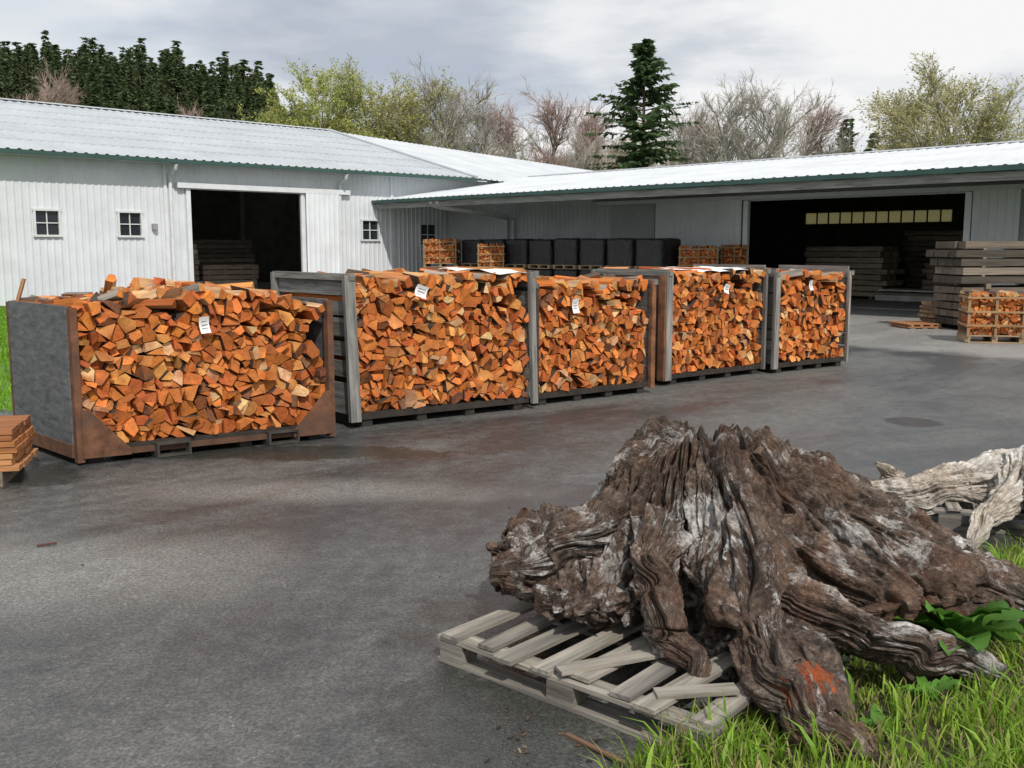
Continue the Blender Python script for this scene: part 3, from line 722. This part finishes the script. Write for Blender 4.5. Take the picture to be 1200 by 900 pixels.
K=[
(-180,[(.02,.85),(.16,.80),(.32,.72),(.38,.60),(.44,.49),(.56,.43),(.68,.40),(.78,.36),(.82,.29),(.76,.22),(.6,.17),(.3,.16)]),
(-162,[(.02,.85),(.15,.79),(.30,.72),(.37,.60),(.45,.50),(.60,.43),(.74,.38),(.85,.33),(.88,.29),(.80,.22),(.6,.18),(.3,.16)]),
(-142,[(.02,.85),(.15,.79),(.29,.71),(.35,.60),(.43,.49),(.56,.41),(.68,.35),(.77,.29),(.79,.24),(.70,.18),(.5,.15),(.3,.15)]),
(-120,[(.02,.86),(.14,.80),(.25,.72),(.33,.62),(.40,.52),(.48,.43),(.56,.34),(.58,.28),(.56,.22),(.46,.17),(.38,.15),(.3,.14)]),
(-107,[(.02,.86),(.14,.80),(.24,.72),(.32,.60),(.38,.48),(.42,.38),(.44,.30),(.44,.22),(.42,.18),(.38,.16),(.34,.15),(.3,.14)]),
(-94,[(.02,.86),(.16,.80),(.30,.73),(.42,.62),(.52,.50),(.60,.38),(.64,.28),(.66,.18),(.62,.12),(.5,.08),(.4,.04),(.3,.02)]),
(-81,[(.02,.86),(.16,.80),(.31,.73),(.46,.64),(.62,.53),(.78,.41),(.93,.28),(1.10,.16),(1.24,.07),(1.1,.02),(.6,.0),(.3,.0)]),
(-69,[(.02,.86),(.16,.80),(.30,.72),(.42,.62),(.52,.51),(.60,.40),(.66,.29),(.70,.18),(.66,.10),(.5,.04),(.4,.0),(.3,.0)]),
(-45,[(.02,.86),(.16,.79),(.28,.70),(.38,.60),(.44,.50),(.48,.40),(.50,.30),(.50,.2),(.48,.12),(.44,.06),(.4,.0),(.3,.0)]),
(-24,[(.02,.86),(.18,.79),(.36,.72),(.52,.63),(.68,.53),(.82,.43),(.94,.34),(1.0,.28),(.98,.22),(.8,.18),(.5,.12),(.3,.0)]),
(-8,[(.02,.86),(.20,.80),(.42,.72),(.66,.62),(.88,.51),(1.06,.40),(1.24,.29),(1.38,.21),(1.40,.15),(1.2,.10),(.7,.08),(.3,.0)]),
(10,[(.02,.86),(.20,.80),(.42,.72),(.64,.62),(.85,.50),(1.02,.39),(1.14,.28),(1.2,.18),(1.2,.1),(1.,.05),(.6,.02),(.3,.0)]),
(40,[(.02,.86),(.18,.78),(.32,.68),(.44,.56),(.54,.44),(.62,.32),(.68,.2),(.7,.12),(.7,.06),(.6,.03),(.5,.0),(.3,.0)]),
(90,[(.02,.86),(.14,.80),(.24,.70),(.34,.58),(.44,.46),(.52,.34),(.58,.22),(.6,.16),(.6,.14),(.5,.14),(.4,.14),(.3,.14)]),
(140,[(.02,.86),(.16,.80),(.30,.71),(.38,.60),(.46,.49),(.56,.40),(.66,.33),(.72,.26),(.7,.20),(.6,.16),(.5,.16),(.3,.16)]),
(180,None)]
K[-1]=(180,K[0][1])
nph=1500;nq=400
ph=np.linspace(-np.pi,np.pi,nph,endpoint=False);qq=np.linspace(0,11,nq)
ka=np.array([k[0] for k in K],float)
prof=np.array([k[1] for k in K])
prof[:,0,1]=.77
def cr(arr,q):
    i=np.clip(np.floor(q).astype(int),0,10);f=q-i
    g=lambda j:arr[:,np.clip(j,0,11)]
    a,b,c,d=g(i-1),g(i),g(i+1),g(i+2)
    return .5*((2*b)+(-a+c)*f+(2*a-5*b+4*c-d)*f**2+(-a+3*b-3*c+d)*f**3)
pr_=cr(prof[:,:,0],qq);pz_=cr(prof[:,:,1],qq)
PH,QQ=np.meshgrid(ph,qq)
tw=(.20*vn(np.cos(PH)*2,np.sin(PH)*2,QQ*.4,21)*np.clip(QQ/4,0,1)+.06*vn(np.cos(PH)*5,np.sin(PH)*5,QQ*.7,22)+.012*vn(np.cos(PH)*14,np.sin(PH)*14,QQ*1.5,23))
PD=np.degrees(PH+tw);PD=(PD+180)%360-180
idx=np.clip(np.searchsorted(ka,PD,side='right')-1,0,len(ka)-2)
f=(PD-ka[idx])/(ka[idx+1]-ka[idx]);f=f*f*(3-2*f)
qi=np.arange(nq)[:,None]*np.ones((1,nph),int)
R_=pr_[idx,qi]*(1-f)+pr_[idx+1,qi]*f;Z_=pz_[idx,qi]*(1-f)+pz_[idx+1,qi]*f
rag=1+.08*vn(np.cos(PH)*9,np.sin(PH)*9,QQ*0,31)*np.clip((QQ-4)/4,0,1)+.06*vn(np.cos(PH)*26,np.sin(PH)*26,QQ*0,32)*np.clip((QQ-5)/3,0,1)+.03*vn(np.cos(PH)*70,np.sin(PH)*70,QQ*0,33)*np.clip((QQ-6)/2,0,1)
R_*=rag
X_=C[0]+R_*np.cos(PH);Y_=C[1]+R_*np.sin(PH)
Pm=np.stack([X_,Y_,Z_],-1)
dph=np.roll(Pm,-1,1)-np.roll(Pm,1,1);dq=np.gradient(Pm,axis=0)
Nn=np.cross(dph,dq);Nn/=np.linalg.norm(Nn,axis=-1,keepdims=True)+1e-9
Nn*=-1
if (Nn[100,:,2].mean()<0): Nn*=-1
cx,sx=np.cos(PH+tw*.5),np.sin(PH+tw*.5)
lowf=fbm(cx*3.2,sx*3.2,QQ*.5,3,41)
rid=1-np.abs(fbm(cx*9,sx*9,QQ*.36,4,43))*2.4
fib=1-np.abs(fbm(cx*26,sx*26,QQ*.6,3,45))*2.6
fib2=fbm(cx*75,sx*75,QQ*1.3,2,46)
cr_=np.clip(np.abs(fbm(cx*5,sx*5,QQ*.24,3,48))*9,0,1)
cr2=np.clip(np.abs(fbm(cx*14,sx*14,QQ*.4,3,49))*7,0,1)
blk=fbm(X_*8,Y_*8,Z_*8,4,50);blk2=fbm(X_*26,Y_*26,Z_*26,3,57)
st=fbm(cx*10,sx*10,QQ*.7,3,53);stp=np.floor(st*8)/8
ampw=np.clip(R_/.25,.3,1)
disp=.065*lowf+.030*rid*ampw+.021*fib*ampw+.009*fib2*ampw-.07*(1-cr_)*ampw-.032*(1-cr2)*ampw+.030*blk+.010*blk2+.05*stp*ampw-.01
Pm=Pm+Nn*disp[...,None]
cm=np.clip(1-QQ/3.0,0,1)**.8
jag=1-np.abs(vn(X_*7,Y_*7,0*X_,51))*2
Pm[...,2]+=cm*(.075*jag+.06*vn(X_*16,Y_*16,0*X_,54)+.035*vn(X_*45,Y_*30,0*X_,52))
Pm[...,2]=np.maximum(Pm[...,2],.0)
vs=Pm.reshape(-1,3)
ii=np.arange(nph);i2=(ii+1)%nph
base=(np.arange(nq-1)*nph)[:,None]
F=np.stack([base+ii,base+i2,base+nph+i2,base+nph+ii],-1).reshape(-1,4)[:,::-1]
me=bpy.data.meshes.new('trunk_and_roots');me.from_pydata(vs.tolist(),[],F.tolist())
gcv=np.stack([cx*2.6,sx*2.6,QQ*.19],-1).reshape(-1,3).astype(np.float32)
a=me.attributes.new('gc','FLOAT_VECTOR','POINT');a.data.foreach_set('vector',gcv.ravel())
me.materials.append(M_stump);me.polygons.foreach_set('use_smooth',np.ones(len(F),dtype=bool))
stump=empty('tree_stump',(C[0],C[1],.1));mkobj('trunk_and_roots',me,stump)
def gnarl(name,pts,rad,mat,parent,seed,amp=.25,nth=200,per=80,flat=1.,tw=.4,gs=1.6,wob=.03,blk=.022):
    pts=np.array(pts,float);rad=np.array(rad,float);n=len(pts);m=(n-1)*per
    q=np.linspace(0,n-1,m);i=np.clip(np.floor(q).astype(int),0,n-2);f=(q-i)[:,None]
    def g(a,j): return a[np.clip(j,0,n-1)]
    def crm(a,f):
        A,B,Cc,D=g(a,i-1),g(a,i),g(a,i+1),g(a,i+2);return .5*((2*B)+(-A+Cc)*f+(2*A-5*B+4*Cc-D)*f**2+(-A+3*B-3*Cc+D)*f**3)
    P=crm(pts,f);Rr=np.maximum(crm(rad[:,None],f)[:,0],.004)
    P=P+wob*np.stack([vn(q*1.7,0*q,0*q,seed+11),vn(q*1.7,0*q,0*q,seed+12),vn(q*1.7,0*q,0*q,seed+13)],1)
    T=np.gradient(P,axis=0);T/=np.linalg.norm(T,axis=1,keepdims=True)
    up=np.array([.1,.2,.97]);U=np.cross(T,up);U/=np.linalg.norm(U,axis=1,keepdims=True);W=np.cross(U,T)
    Lc=np.concatenate([[0],np.cumsum(np.linalg.norm(np.diff(P,axis=0),axis=1))])
    th=np.linspace(0,2*np.pi,nth,endpoint=False);TH,LL=np.meshgrid(th,Lc);RR=Rr[:,None]*np.ones_like(TH)
    a=TH+tw*LL+.2*vn(np.cos(TH),np.sin(TH),LL*2,seed+20);c,s=np.cos(a),np.sin(a)
    crk=np.clip(np.abs(fbm(c*1.6,s*1.6,LL*1.2,4,seed+8))*8,0,1)
    st=np.floor(fbm(c*2.5,s*2.5,LL*2.5,3,seed+30)*6)/6
    d=1+amp*(1.2*fbm(c*1.3,s*1.3,LL*3,4,seed)+.5*(1-2*np.abs(fbm(c*3,s*3,LL*2.4,4,seed+5)))+.3*(1-2*np.abs(fbm(c*7,s*7,LL*3.5,3,seed+6)))+.2*fbm(c*16,s*16,LL*7,2,seed+7)+1.2*st-1.3*(1-crk))
    dirv=U[:,None,:]*np.cos(TH)[...,None]+W[:,None,:]*(np.sin(TH)*flat)[...,None]
    Pm=P[:,None,:]+dirv*(RR*d)[...,None]
    b3=fbm(Pm[...,0]*13,Pm[...,1]*13,Pm[...,2]*13,4,seed+40)
    Pm=Pm+dirv*(b3*blk*np.clip(RR/.06,.2,1.3))[...,None]
    k=np.arange(nth);k2=(k+1)%nth;b=(np.arange(m-1)*nth)[:,None]
    F=np.stack([b+k,b+k2,b+nth+k2,b+nth+k],-1).reshape(-1,4).tolist()
    F.append(list(range(nth-1,-1,-1)));F.append([(m-1)*nth+x for x in range(nth)])
    me=bpy.data.meshes.new(name);me.from_pydata(Pm.reshape(-1,3).tolist(),[],F)
    gc=np.stack([c*.26,s*.26,LL*.35],-1).reshape(-1,3).astype(np.float32)
    at=me.attributes.new('gc','FLOAT_VECTOR','POINT');at.data.foreach_set('vector',(gc*gs).ravel())
    me.materials.append(mat);me.polygons.foreach_set('use_smooth',np.ones(len(F),dtype=bool))
    return mkobj(name,me,parent)
gnarl('right_front_root',[(.80,3.85,.44),(.93,3.66,.37),(1.10,3.56,.29),(1.30,3.52,.22),(1.48,3.50,.17),(1.64,3.47,.13),(1.80,3.42,.07)],[.11,.10,.09,.075,.065,.05,.02],M_stump,stump,61,.36)
gnarl('front_root',[(.86,3.42,.24),(.90,3.26,.19),(.95,3.12,.12),(1.04,2.98,.06),(1.12,2.90,.03)],[.09,.09,.075,.055,.02],M_stump,stump,62,.36)
gnarl('side_root',[(.60,3.90,.52),(.56,3.74,.42),(.55,3.60,.30),(.59,3.50,.21),(.68,3.40,.14)],[.10,.075,.06,.055,.03],M_stump,stump,63,.4)
gnarl('far_right_root',[(1.3,4.12,.50),(1.6,4.02,.38),(1.85,3.98,.28),(2.05,3.94,.20),(2.20,3.90,.14)],[.10,.10,.08,.06,.02],M_stump,stump,64,.36)
gnarl('inner_root',[(.95,3.95,.50),(1.2,3.82,.36),(1.45,3.85,.22),(1.7,3.86,.12)],[.10,.09,.07,.02],M_stump,stump,66,.4)
gnarl('left_root',[(.5,4.05,.50),(.28,3.98,.42),(.10,3.95,.37),(-.06,3.97,.34)],[.10,.09,.07,.02],M_stump,stump,67,.4)
dw=empty('driftwood_log',(2.7,5.9,.2))
gnarl('main_stem',[(1.95,6.1,.10),(2.2,6.05,.13),(2.5,6.0,.18),(2.8,5.95,.26),(3.1,5.85,.32),(3.5,5.8,.33),(4.0,5.9,.3)],[.02,.07,.10,.12,.15,.17,.1],M_drift,dw,71,.26,gs=2.2,wob=.06,blk=.03)
gnarl('branch',[(3.0,5.85,.30),(2.82,5.6,.21),(2.66,5.42,.15),(2.52,5.28,.09),(2.45,5.2,.02)],[.11,.08,.06,.045,.02],M_drift,dw,72,.26,gs=2.2)
gnarl('branch',[(3.1,5.75,.28),(3.0,5.5,.20),(2.95,5.35,.11),(2.9,5.25,.03)],[.12,.10,.07,.03],M_drift,dw,73,.26,gs=2.2)
gnarl('branch',[(2.35,6.05,.18),(2.3,6.0,.26),(2.22,6.02,.32)],[.05,.035,.01],M_drift,dw,74,.3,gs=2.2)
gnarl('branch',[(2.1,6.0,.14),(2.4,5.9,.12),(2.7,5.85,.15),(3.0,5.8,.2)],[.02,.05,.06,.08],M_drift,dw,75,.3,gs=2.2)
e,mb=old_pallet('wooden_pallet',V((2.45,5.7,0)),V((1,-.35,0)).normalized(),V((.35,1,0)).normalized(),1.5,1.0)
mb.build('boards',[M_plank],e)
# ---------------------------------------------------------------- dock plant
def leafplant(name,c,n,L,seed,wf=.17):
    random.seed(seed);mb=MB();c=V(c)
    for k in range(n):
        a=random.uniform(0,6.28);el=random.uniform(.5,1.2);ln=L*random.uniform(.6,1.1);w=ln*wf
        d=V((math.cos(a),math.sin(a),0));s=V((-d.y,d.x,0));vs=[];m=8
        for i in range(m+1):
            f=i/m;p=c+d*(ln*f*math.cos(el)*(1+.3*f))+Z*(ln*math.sin(el)*(f-.45*f*f))
            ww=w*math.sin(math.pi*min(1,f*.95+.05))**.8*(1 if f>.15 else .35)+.002
            wav=.01*math.sin(f*20+k)
            vs+=[p-s*ww+Z*(ww*.5+wav),p,p+s*ww+Z*(ww*.5-wav)]
        fs=[]
        for i in range(m): fs+=[(3*i,3*i+1,3*i+4,3*i+3),(3*i+1,3*i+2,3*i+5,3*i+4)]
        g=random.uniform(.8,1.3);mb.add(vs,fs,0,(.085*g,.20*g,.03*g))
    mb.build(name,[M_leaf],smooth=True,loc=c)
leafplant('dock_plant',(1.72,3.72,.10),16,.36,3,.2);leafplant('dock_plant',(1.2,3.12,.05),8,.10,5);leafplant('dock_plant',(2.15,3.6,.08),10,.22,8)
leafplant('dock_plant',(1.45,3.32,.06),8,.14,9)
random.seed(21);mb=MB()
for k in range(60):
    if k<36: x=random.uniform(-.1,.75);y=random.uniform(2.7,3.4);
    else: x=random.uniform(-3,3);y=random.uniform(3,9)
    if y<x+2.5: continue
    a=random.uniform(0,6.28);L_=random.uniform(.004,.014);u=V((math.cos(a),math.sin(a),random.uniform(-.1,.1)));w=V((-u.y,u.x,0))
    mb.box(V((x,y,.004)),u*L_,w*L_*random.uniform(.15,.5),Z*.002,0,random.choice(((.08,.05,.035),(.12,.07,.04),(.04,.03,.025),(.2,.15,.1))))
for (x,y,a,L_,cc) in ((-2.55,5.35,.4,.05,(.10,.05,.04)),(.27,3.08,-.9,.14,(.14,.08,.05)),(.42,2.98,.6,.07,(.18,.07,.05))):
    u=V((math.cos(a),math.sin(a),.05));w=V((-u.y,u.x,0));mb.box(V((x,y,.01)),u*L_,w*.008,Z*.004,0,cc)
mb.build('bark_debris',[M_bark])
# ---------------------------------------------------------------- trees
def conifer(seed,h,w,whorls,nb,kk,leaf,col,bare=.1,pw=.8,zj=.5):
    random.seed(seed);mb=MB()
    mb.tube([V((0,0,0)),V((.02*h*.1,0,h*.5)),V((0,0,h))],[h*.018,h*.011,.01],7,1,(.12,.085,.06))
    for i in range(whorls):
        f0=(i+random.uniform(0,.5))/whorls;Lw=random.uniform(.7,1.15)
        for b in range(nb):
            f=min(.995,max(0,f0+random.uniform(-1,1)*zj/whorls))
            z=h*(bare+(1-bare)*f);Lb=w/2*((1-f)**pw)*Lw+.02*h*.2
            a=random.uniform(0,6.28);lb=Lb*random.uniform(.5,1.2);d=V((math.cos(a),math.sin(a),0));s=V((-d.y,d.x,0))
            up=.45*f+.05;droop=.40*(1-f)+.08
            if kk>5: mb.tube([V((0,0,z)),d*lb*.5+Z*(z+lb*(up*.5-droop*.15)),d*lb+Z*(z+lb*(up*.6-droop*.35))],[.04*lb/3+.01,.02,.008],3,1,(.10,.07,.05),False)
            for q in range(kk):
                g=(q+random.random())/kk;g=.12+.9*g
                p=d*lb*g+Z*(z+lb*(up*g*.8-droop*.45*g*g))
                sz=leaf*(1.25-.6*g)*random.uniform(.6,1.3)
                for tt in (-1,1):
                    e=(s*tt*random.uniform(.5,1)+d*random.uniform(.1,.8)-Z*random.uniform(-.1,.6)).normalized()*sz
                    wv=(d*random.uniform(-.4,.4)+Z*random.uniform(-.4,.4)+s*random.uniform(-.2,.2)).normalized()*sz*.26
                    cf=random.uniform(.5,1.5);mb.add([p-wv*.6,p+e*.6-wv-Z*.03,p+e,p+wv],[(0,1,2,3)],0,(col[0]*cf,col[1]*cf,col[2]*cf))
    me_ob=mb.build('tmp',[M_leaf,M_bark]);me=me_ob.data;bpy.data.objects.remove(me_ob);return me
def bare(seed,h,w,twig,bark,leafc=None,nleaf=0,lv=4,dens=1.):
    random.seed(seed);mb=MB()
    def seg(p,d,L,rad,lev):
        d=d.normalized();mid=p+d*L*.5+V((random.uniform(-1,1),random.uniform(-1,1),random.uniform(-.3,.6)))*L*.07;e=p+d*L+Z*L*.06
        cc=bark if lev<2 else twig;cf=random.uniform(.7,1.25);cc=tuple(a*cf for a in cc)
        mb.tube([p,mid,e],[rad,rad*.75,rad*.45],6 if lev==0 else 3,1,cc,False)
        if lev>=lv:
            if leafc:
                for _ in range(nleaf):
                    q=p+(e-p)*random.random()+V((random.gauss(0,1),random.gauss(0,1),random.gauss(0,1)))*.12;u=V((random.uniform(-1,1),random.uniform(-1,1),random.uniform(-1,1))).normalized()*.11;v_=u.cross(V((random.random(),random.random(),random.random()))).normalized()*.07
                    cf=random.uniform(.6,1.3);mb.add([q-u,q-v_,q+u,q+v_],[(0,1,2,3)],0,tuple(a*cf for a in leafc))
            return
        n={0:19,1:8,2:6,3:5}[lev]
        for k in range(n):
            f=random.uniform(.2 if lev==0 else .15,1);q=p+(mid-p)*min(1,f*2) if f<.5 else mid+(e-mid)*(f*2-1)
            a=random.uniform(0,6.28);u=d.cross(V((math.cos(a),math.sin(a),.3))).normalized()
            sp=random.uniform(.45,1.)
            nd=d+u*sp
            if lev==0: nd=d*(.45+.6*f)+u*(w/h)*1.6*random.uniform(.5,1.1)
            LL=L*random.uniform(.32,.5)*(1.25-.55*f) if lev==0 else L*random.uniform(.4,.62)
            seg(q,nd+Z*.12,LL,max(rad*(.42 if lev==0 else .5),.013),lev+1)
    seg(V((0,0,0)),V((random.uniform(-.04,.04),random.uniform(-.04,.04),1)),h*.84,h*.014,0)
    o=mb.build('tmp',[M_leaf,M_bark]);me=o.data;bpy.data.objects.remove(o)
    co=np.zeros(len(me.vertices)*3,dtype=np.float32);me.vertices.foreach_get('co',co);co=co.reshape(-1,3)
    co[:,2]*=h/np.percentile(co[:,2],99.8);sx=w/2/np.percentile(np.abs(co[:,0]),96);co[:,0]*=sx;co[:,1]*=sx
    me.vertices.foreach_set('co',co.ravel());me.update();return me
def place(name,me,x,y,s=1,rz=0,z=0,parent=None,sx=1):
    o=bpy.data.objects.new(name,me);sc.collection.objects.link(o)
    if parent: o.parent=parent
    o.location=(x,y,z);o.scale=(s*sx,s*sx,s);o.rotation_euler=(0,0,rz);return o
me=conifer(5,15.4,10.4,22,9,15,.55,(.060,.10,.038),.12,.6,1.2);place('fir_tree',me,8.9,70)
fv=[conifer(20+i,11,4.4,22,6,4,.5,(.070,.10,.040),.05,1.0,2.) for i in range(4)]
fb=[conifer(40,14,7.0,22,7,7,.6,(.06,.10,.035),.05,.7,1.5)]
place('fir_tree',fb[0],35.7,110,1.08,.3);place('fir_tree',fb[0],38.8,110,.98,1);place('fir_tree',fb[0],33.6,113,.9,2)
forest=empty('conifer_forest',(0,0,0))
random.seed(4)
for k in range(1250):
    y=random.uniform(106,185);u=random.uniform(-.66,-.195);x=u*y
    zb=float(hill(np.array(x),np.array(y)))
    s=random.choice((.7,.8,.9,1.,1.05,1.15))*random.uniform(.9,1.1)
    if u>-.23: s*=.8
    place('fir',fv[k%4],x,y,s,random.uniform(0,6),zb-.5,forest,random.uniform(.8,1.25))
PK=(.40,.29,.26);GY=(.38,.35,.31);YL=(.42,.39,.23)
bt=[bare(1,16,9,GY,(.37,.35,.32)),bare(2,16,9,PK,(.34,.29,.27)),bare(3,16,9.5,YL,(.42,.40,.35),(.42,.41,.18),1)]
yw=[bare(6,16,9,(.34,.33,.16),(.3,.27,.2),(.38,.41,.10),4),bare(9,16,10,(.36,.34,.18),(.35,.32,.26),(.40,.40,.14),3)]
tl=[('bare_tree',bt[1],-34.3,75,14.6,.7),('bare_tree',bt[1],-36.2,77,13.4,.7),('willow_tree',yw[0],-14.6,80,15.6,1.),('willow_tree',yw[1],-11.6,83,16,.9),('willow_tree',yw[0],-17.6,84,13.4,.9),('willow_tree',yw[1],-8.8,86,15.4,.9),
('bare_tree',bt[0],-5.8,85,16.6,1.0),('bare_tree',bt[0],-2.2,88,15.3,.9),('bare_tree',bt[2],-8.0,90,15.5,.9),('bare_tree',bt[1],.6,90,14.4,.9),('bare_tree',bt[1],3.4,90,14.9,1.),('bare_tree',bt[1],5.6,95,15.0,.9),('bare_tree',bt[1],7.6,92,13,.9),('bare_tree',bt[0],5.2,78,10.8,.8),
('bare_tree',bt[2],12.8,92,12.5,.9),('bare_tree',bt[0],15.2,88,14.2,.9),('bare_tree',bt[0],17.5,85,15.4,1.),('bare_tree',bt[0],21.2,85,15.6,1.),('bare_tree',bt[1],25.2,90,14.6,.9),('bare_tree',bt[0],28.5,92,12.0,.9),('bare_tree',bt[1],19.4,95,14.2,1),
('willow_tree',bt[2],34.2,80,16.4,1.05),('willow_tree',bt[2],33.4,82,15.2,.95),('willow_tree',bt[2],36.6,82,14.0,.8),('bare_tree',bt[1],-24.4,82,12.9,.7),('bare_tree',bt[0],10.6,95,12.2,.9)]
for k,(nm,me,x,y,h,sx) in enumerate(tl): place(nm,me,x,y,h/16,k*1.7,0,None,sx)
band=empty('distant_trees',(0,0,0))
random.seed(9)
for k in range(56):
    x=-22+k*1.2;y=random.uniform(98,118);place('tree',random.choice([bt[0],bt[1],bt[1],bt[2],bt[0]]),x,y,random.uniform(.56,.76),k,0,band,1.1)
# ---------------------------------------------------------------- world, sun, camera
w=bpy.data.worlds.new('World');sc.world=w;w.use_nodes=True;nt=w.node_tree;bg=nt.nodes['Background']
el=math.radians(47);sd=V((.35*math.cos(el),-.937*math.cos(el),math.sin(el))).normalized()
sky=nt.nodes.new('ShaderNodeTexSky');sky.sky_type='NISHITA';sky.sun_disc=False;sky.sun_elevation=el;sky.sun_rotation=math.atan2(sd.x,sd.y)
sky.air_density=1;sky.dust_density=1.5
tc=nt.nodes.new('ShaderNodeTexCoord');sp=nt.nodes.new('ShaderNodeSeparateXYZ');nt.links.new(tc.outputs['Generated'],sp.inputs[0])
def mth(op,a,b):
    x=nt.nodes.new('ShaderNodeMath');x.operation=op
    for i,q in enumerate((a,b)):
        if hasattr(q,'is_output'): nt.links.new(q,x.inputs[i])
        else: x.inputs[i].default_value=q
    return x.outputs[0]
zz=mth('ADD',mth('MAXIMUM',sp.outputs[2],0),.12)
cb=nt.nodes.new('ShaderNodeCombineXYZ');nt.links.new(mth('DIVIDE',sp.outputs[0],zz),cb.inputs[0]);nt.links.new(mth('DIVIDE',sp.outputs[1],zz),cb.inputs[1])
def wn(scale,off,detail=7):
    mp=nt.nodes.new('ShaderNodeMapping');mp.inputs['Location'].default_value=off;nt.links.new(cb.outputs[0],mp.inputs[0])
    x=nt.nodes.new('ShaderNodeTexNoise');x.inputs['Scale'].default_value=scale;x.inputs['Detail'].default_value=detail;x.inputs['Roughness'].default_value=.55
    nt.links.new(mp.outputs[0],x.inputs['Vector']);return x.outputs['Fac']
def wr(f,st):
    x=nt.nodes.new('ShaderNodeValToRGB');e=x.color_ramp.elements
    while len(e)<len(st): e.new(.5)
    for i,(p,c) in enumerate(st): e[i].position=p;e[i].color=(*c,1)
    nt.links.new(f,x.inputs[0]);return x.outputs[0]
cl=wr(wn(.75,(3.6,1.4,0)),[(.34,(.50,.55,.64)),(.43,(.66,.70,.76)),(.49,(.84,.86,.89)),(.56,(.97,.97,.97))])
vm=nt.nodes.new('ShaderNodeVectorMath');vm.operation='SCALE';vm.inputs['Scale'].default_value=9.6;nt.links.new(cl,vm.inputs[0])
mask=wr(wn(.45,(7,4,0),4),[(.30,(.55,.55,.55)),(.5,(1,1,1))])
mx=nt.nodes.new('ShaderNodeMix');mx.data_type='RGBA';nt.links.new(mask,mx.inputs[0]);nt.links.new(sky.outputs[0],mx.inputs[6]);nt.links.new(vm.outputs[0],mx.inputs[7])
nt.links.new(mx.outputs[2],bg.inputs[0]);bg.inputs[1].default_value=.1
sun=bpy.data.lights.new('sun','SUN');sun.energy=3.6;sun.angle=math.radians(.6);sun.color=(1,.95,.87)
so=bpy.data.objects.new('sun',sun);sc.collection.objects.link(so);so.rotation_euler=sd.to_track_quat('Z','Y').to_euler();so.location=(0,0,30)
cam=bpy.data.cameras.new('camera');cam.sensor_width=36;cam.lens=35.4;cam.clip_end=5000;cam.clip_start=.05
co=bpy.data.objects.new('camera',cam);sc.collection.objects.link(co);co.location=(0,0,1.62);co.rotation_euler=(math.radians(90-7.72),0,0);sc.camera=co
sc.view_settings.view_transform='Standard';sc.view_settings.look='None';sc.view_settings.exposure=0
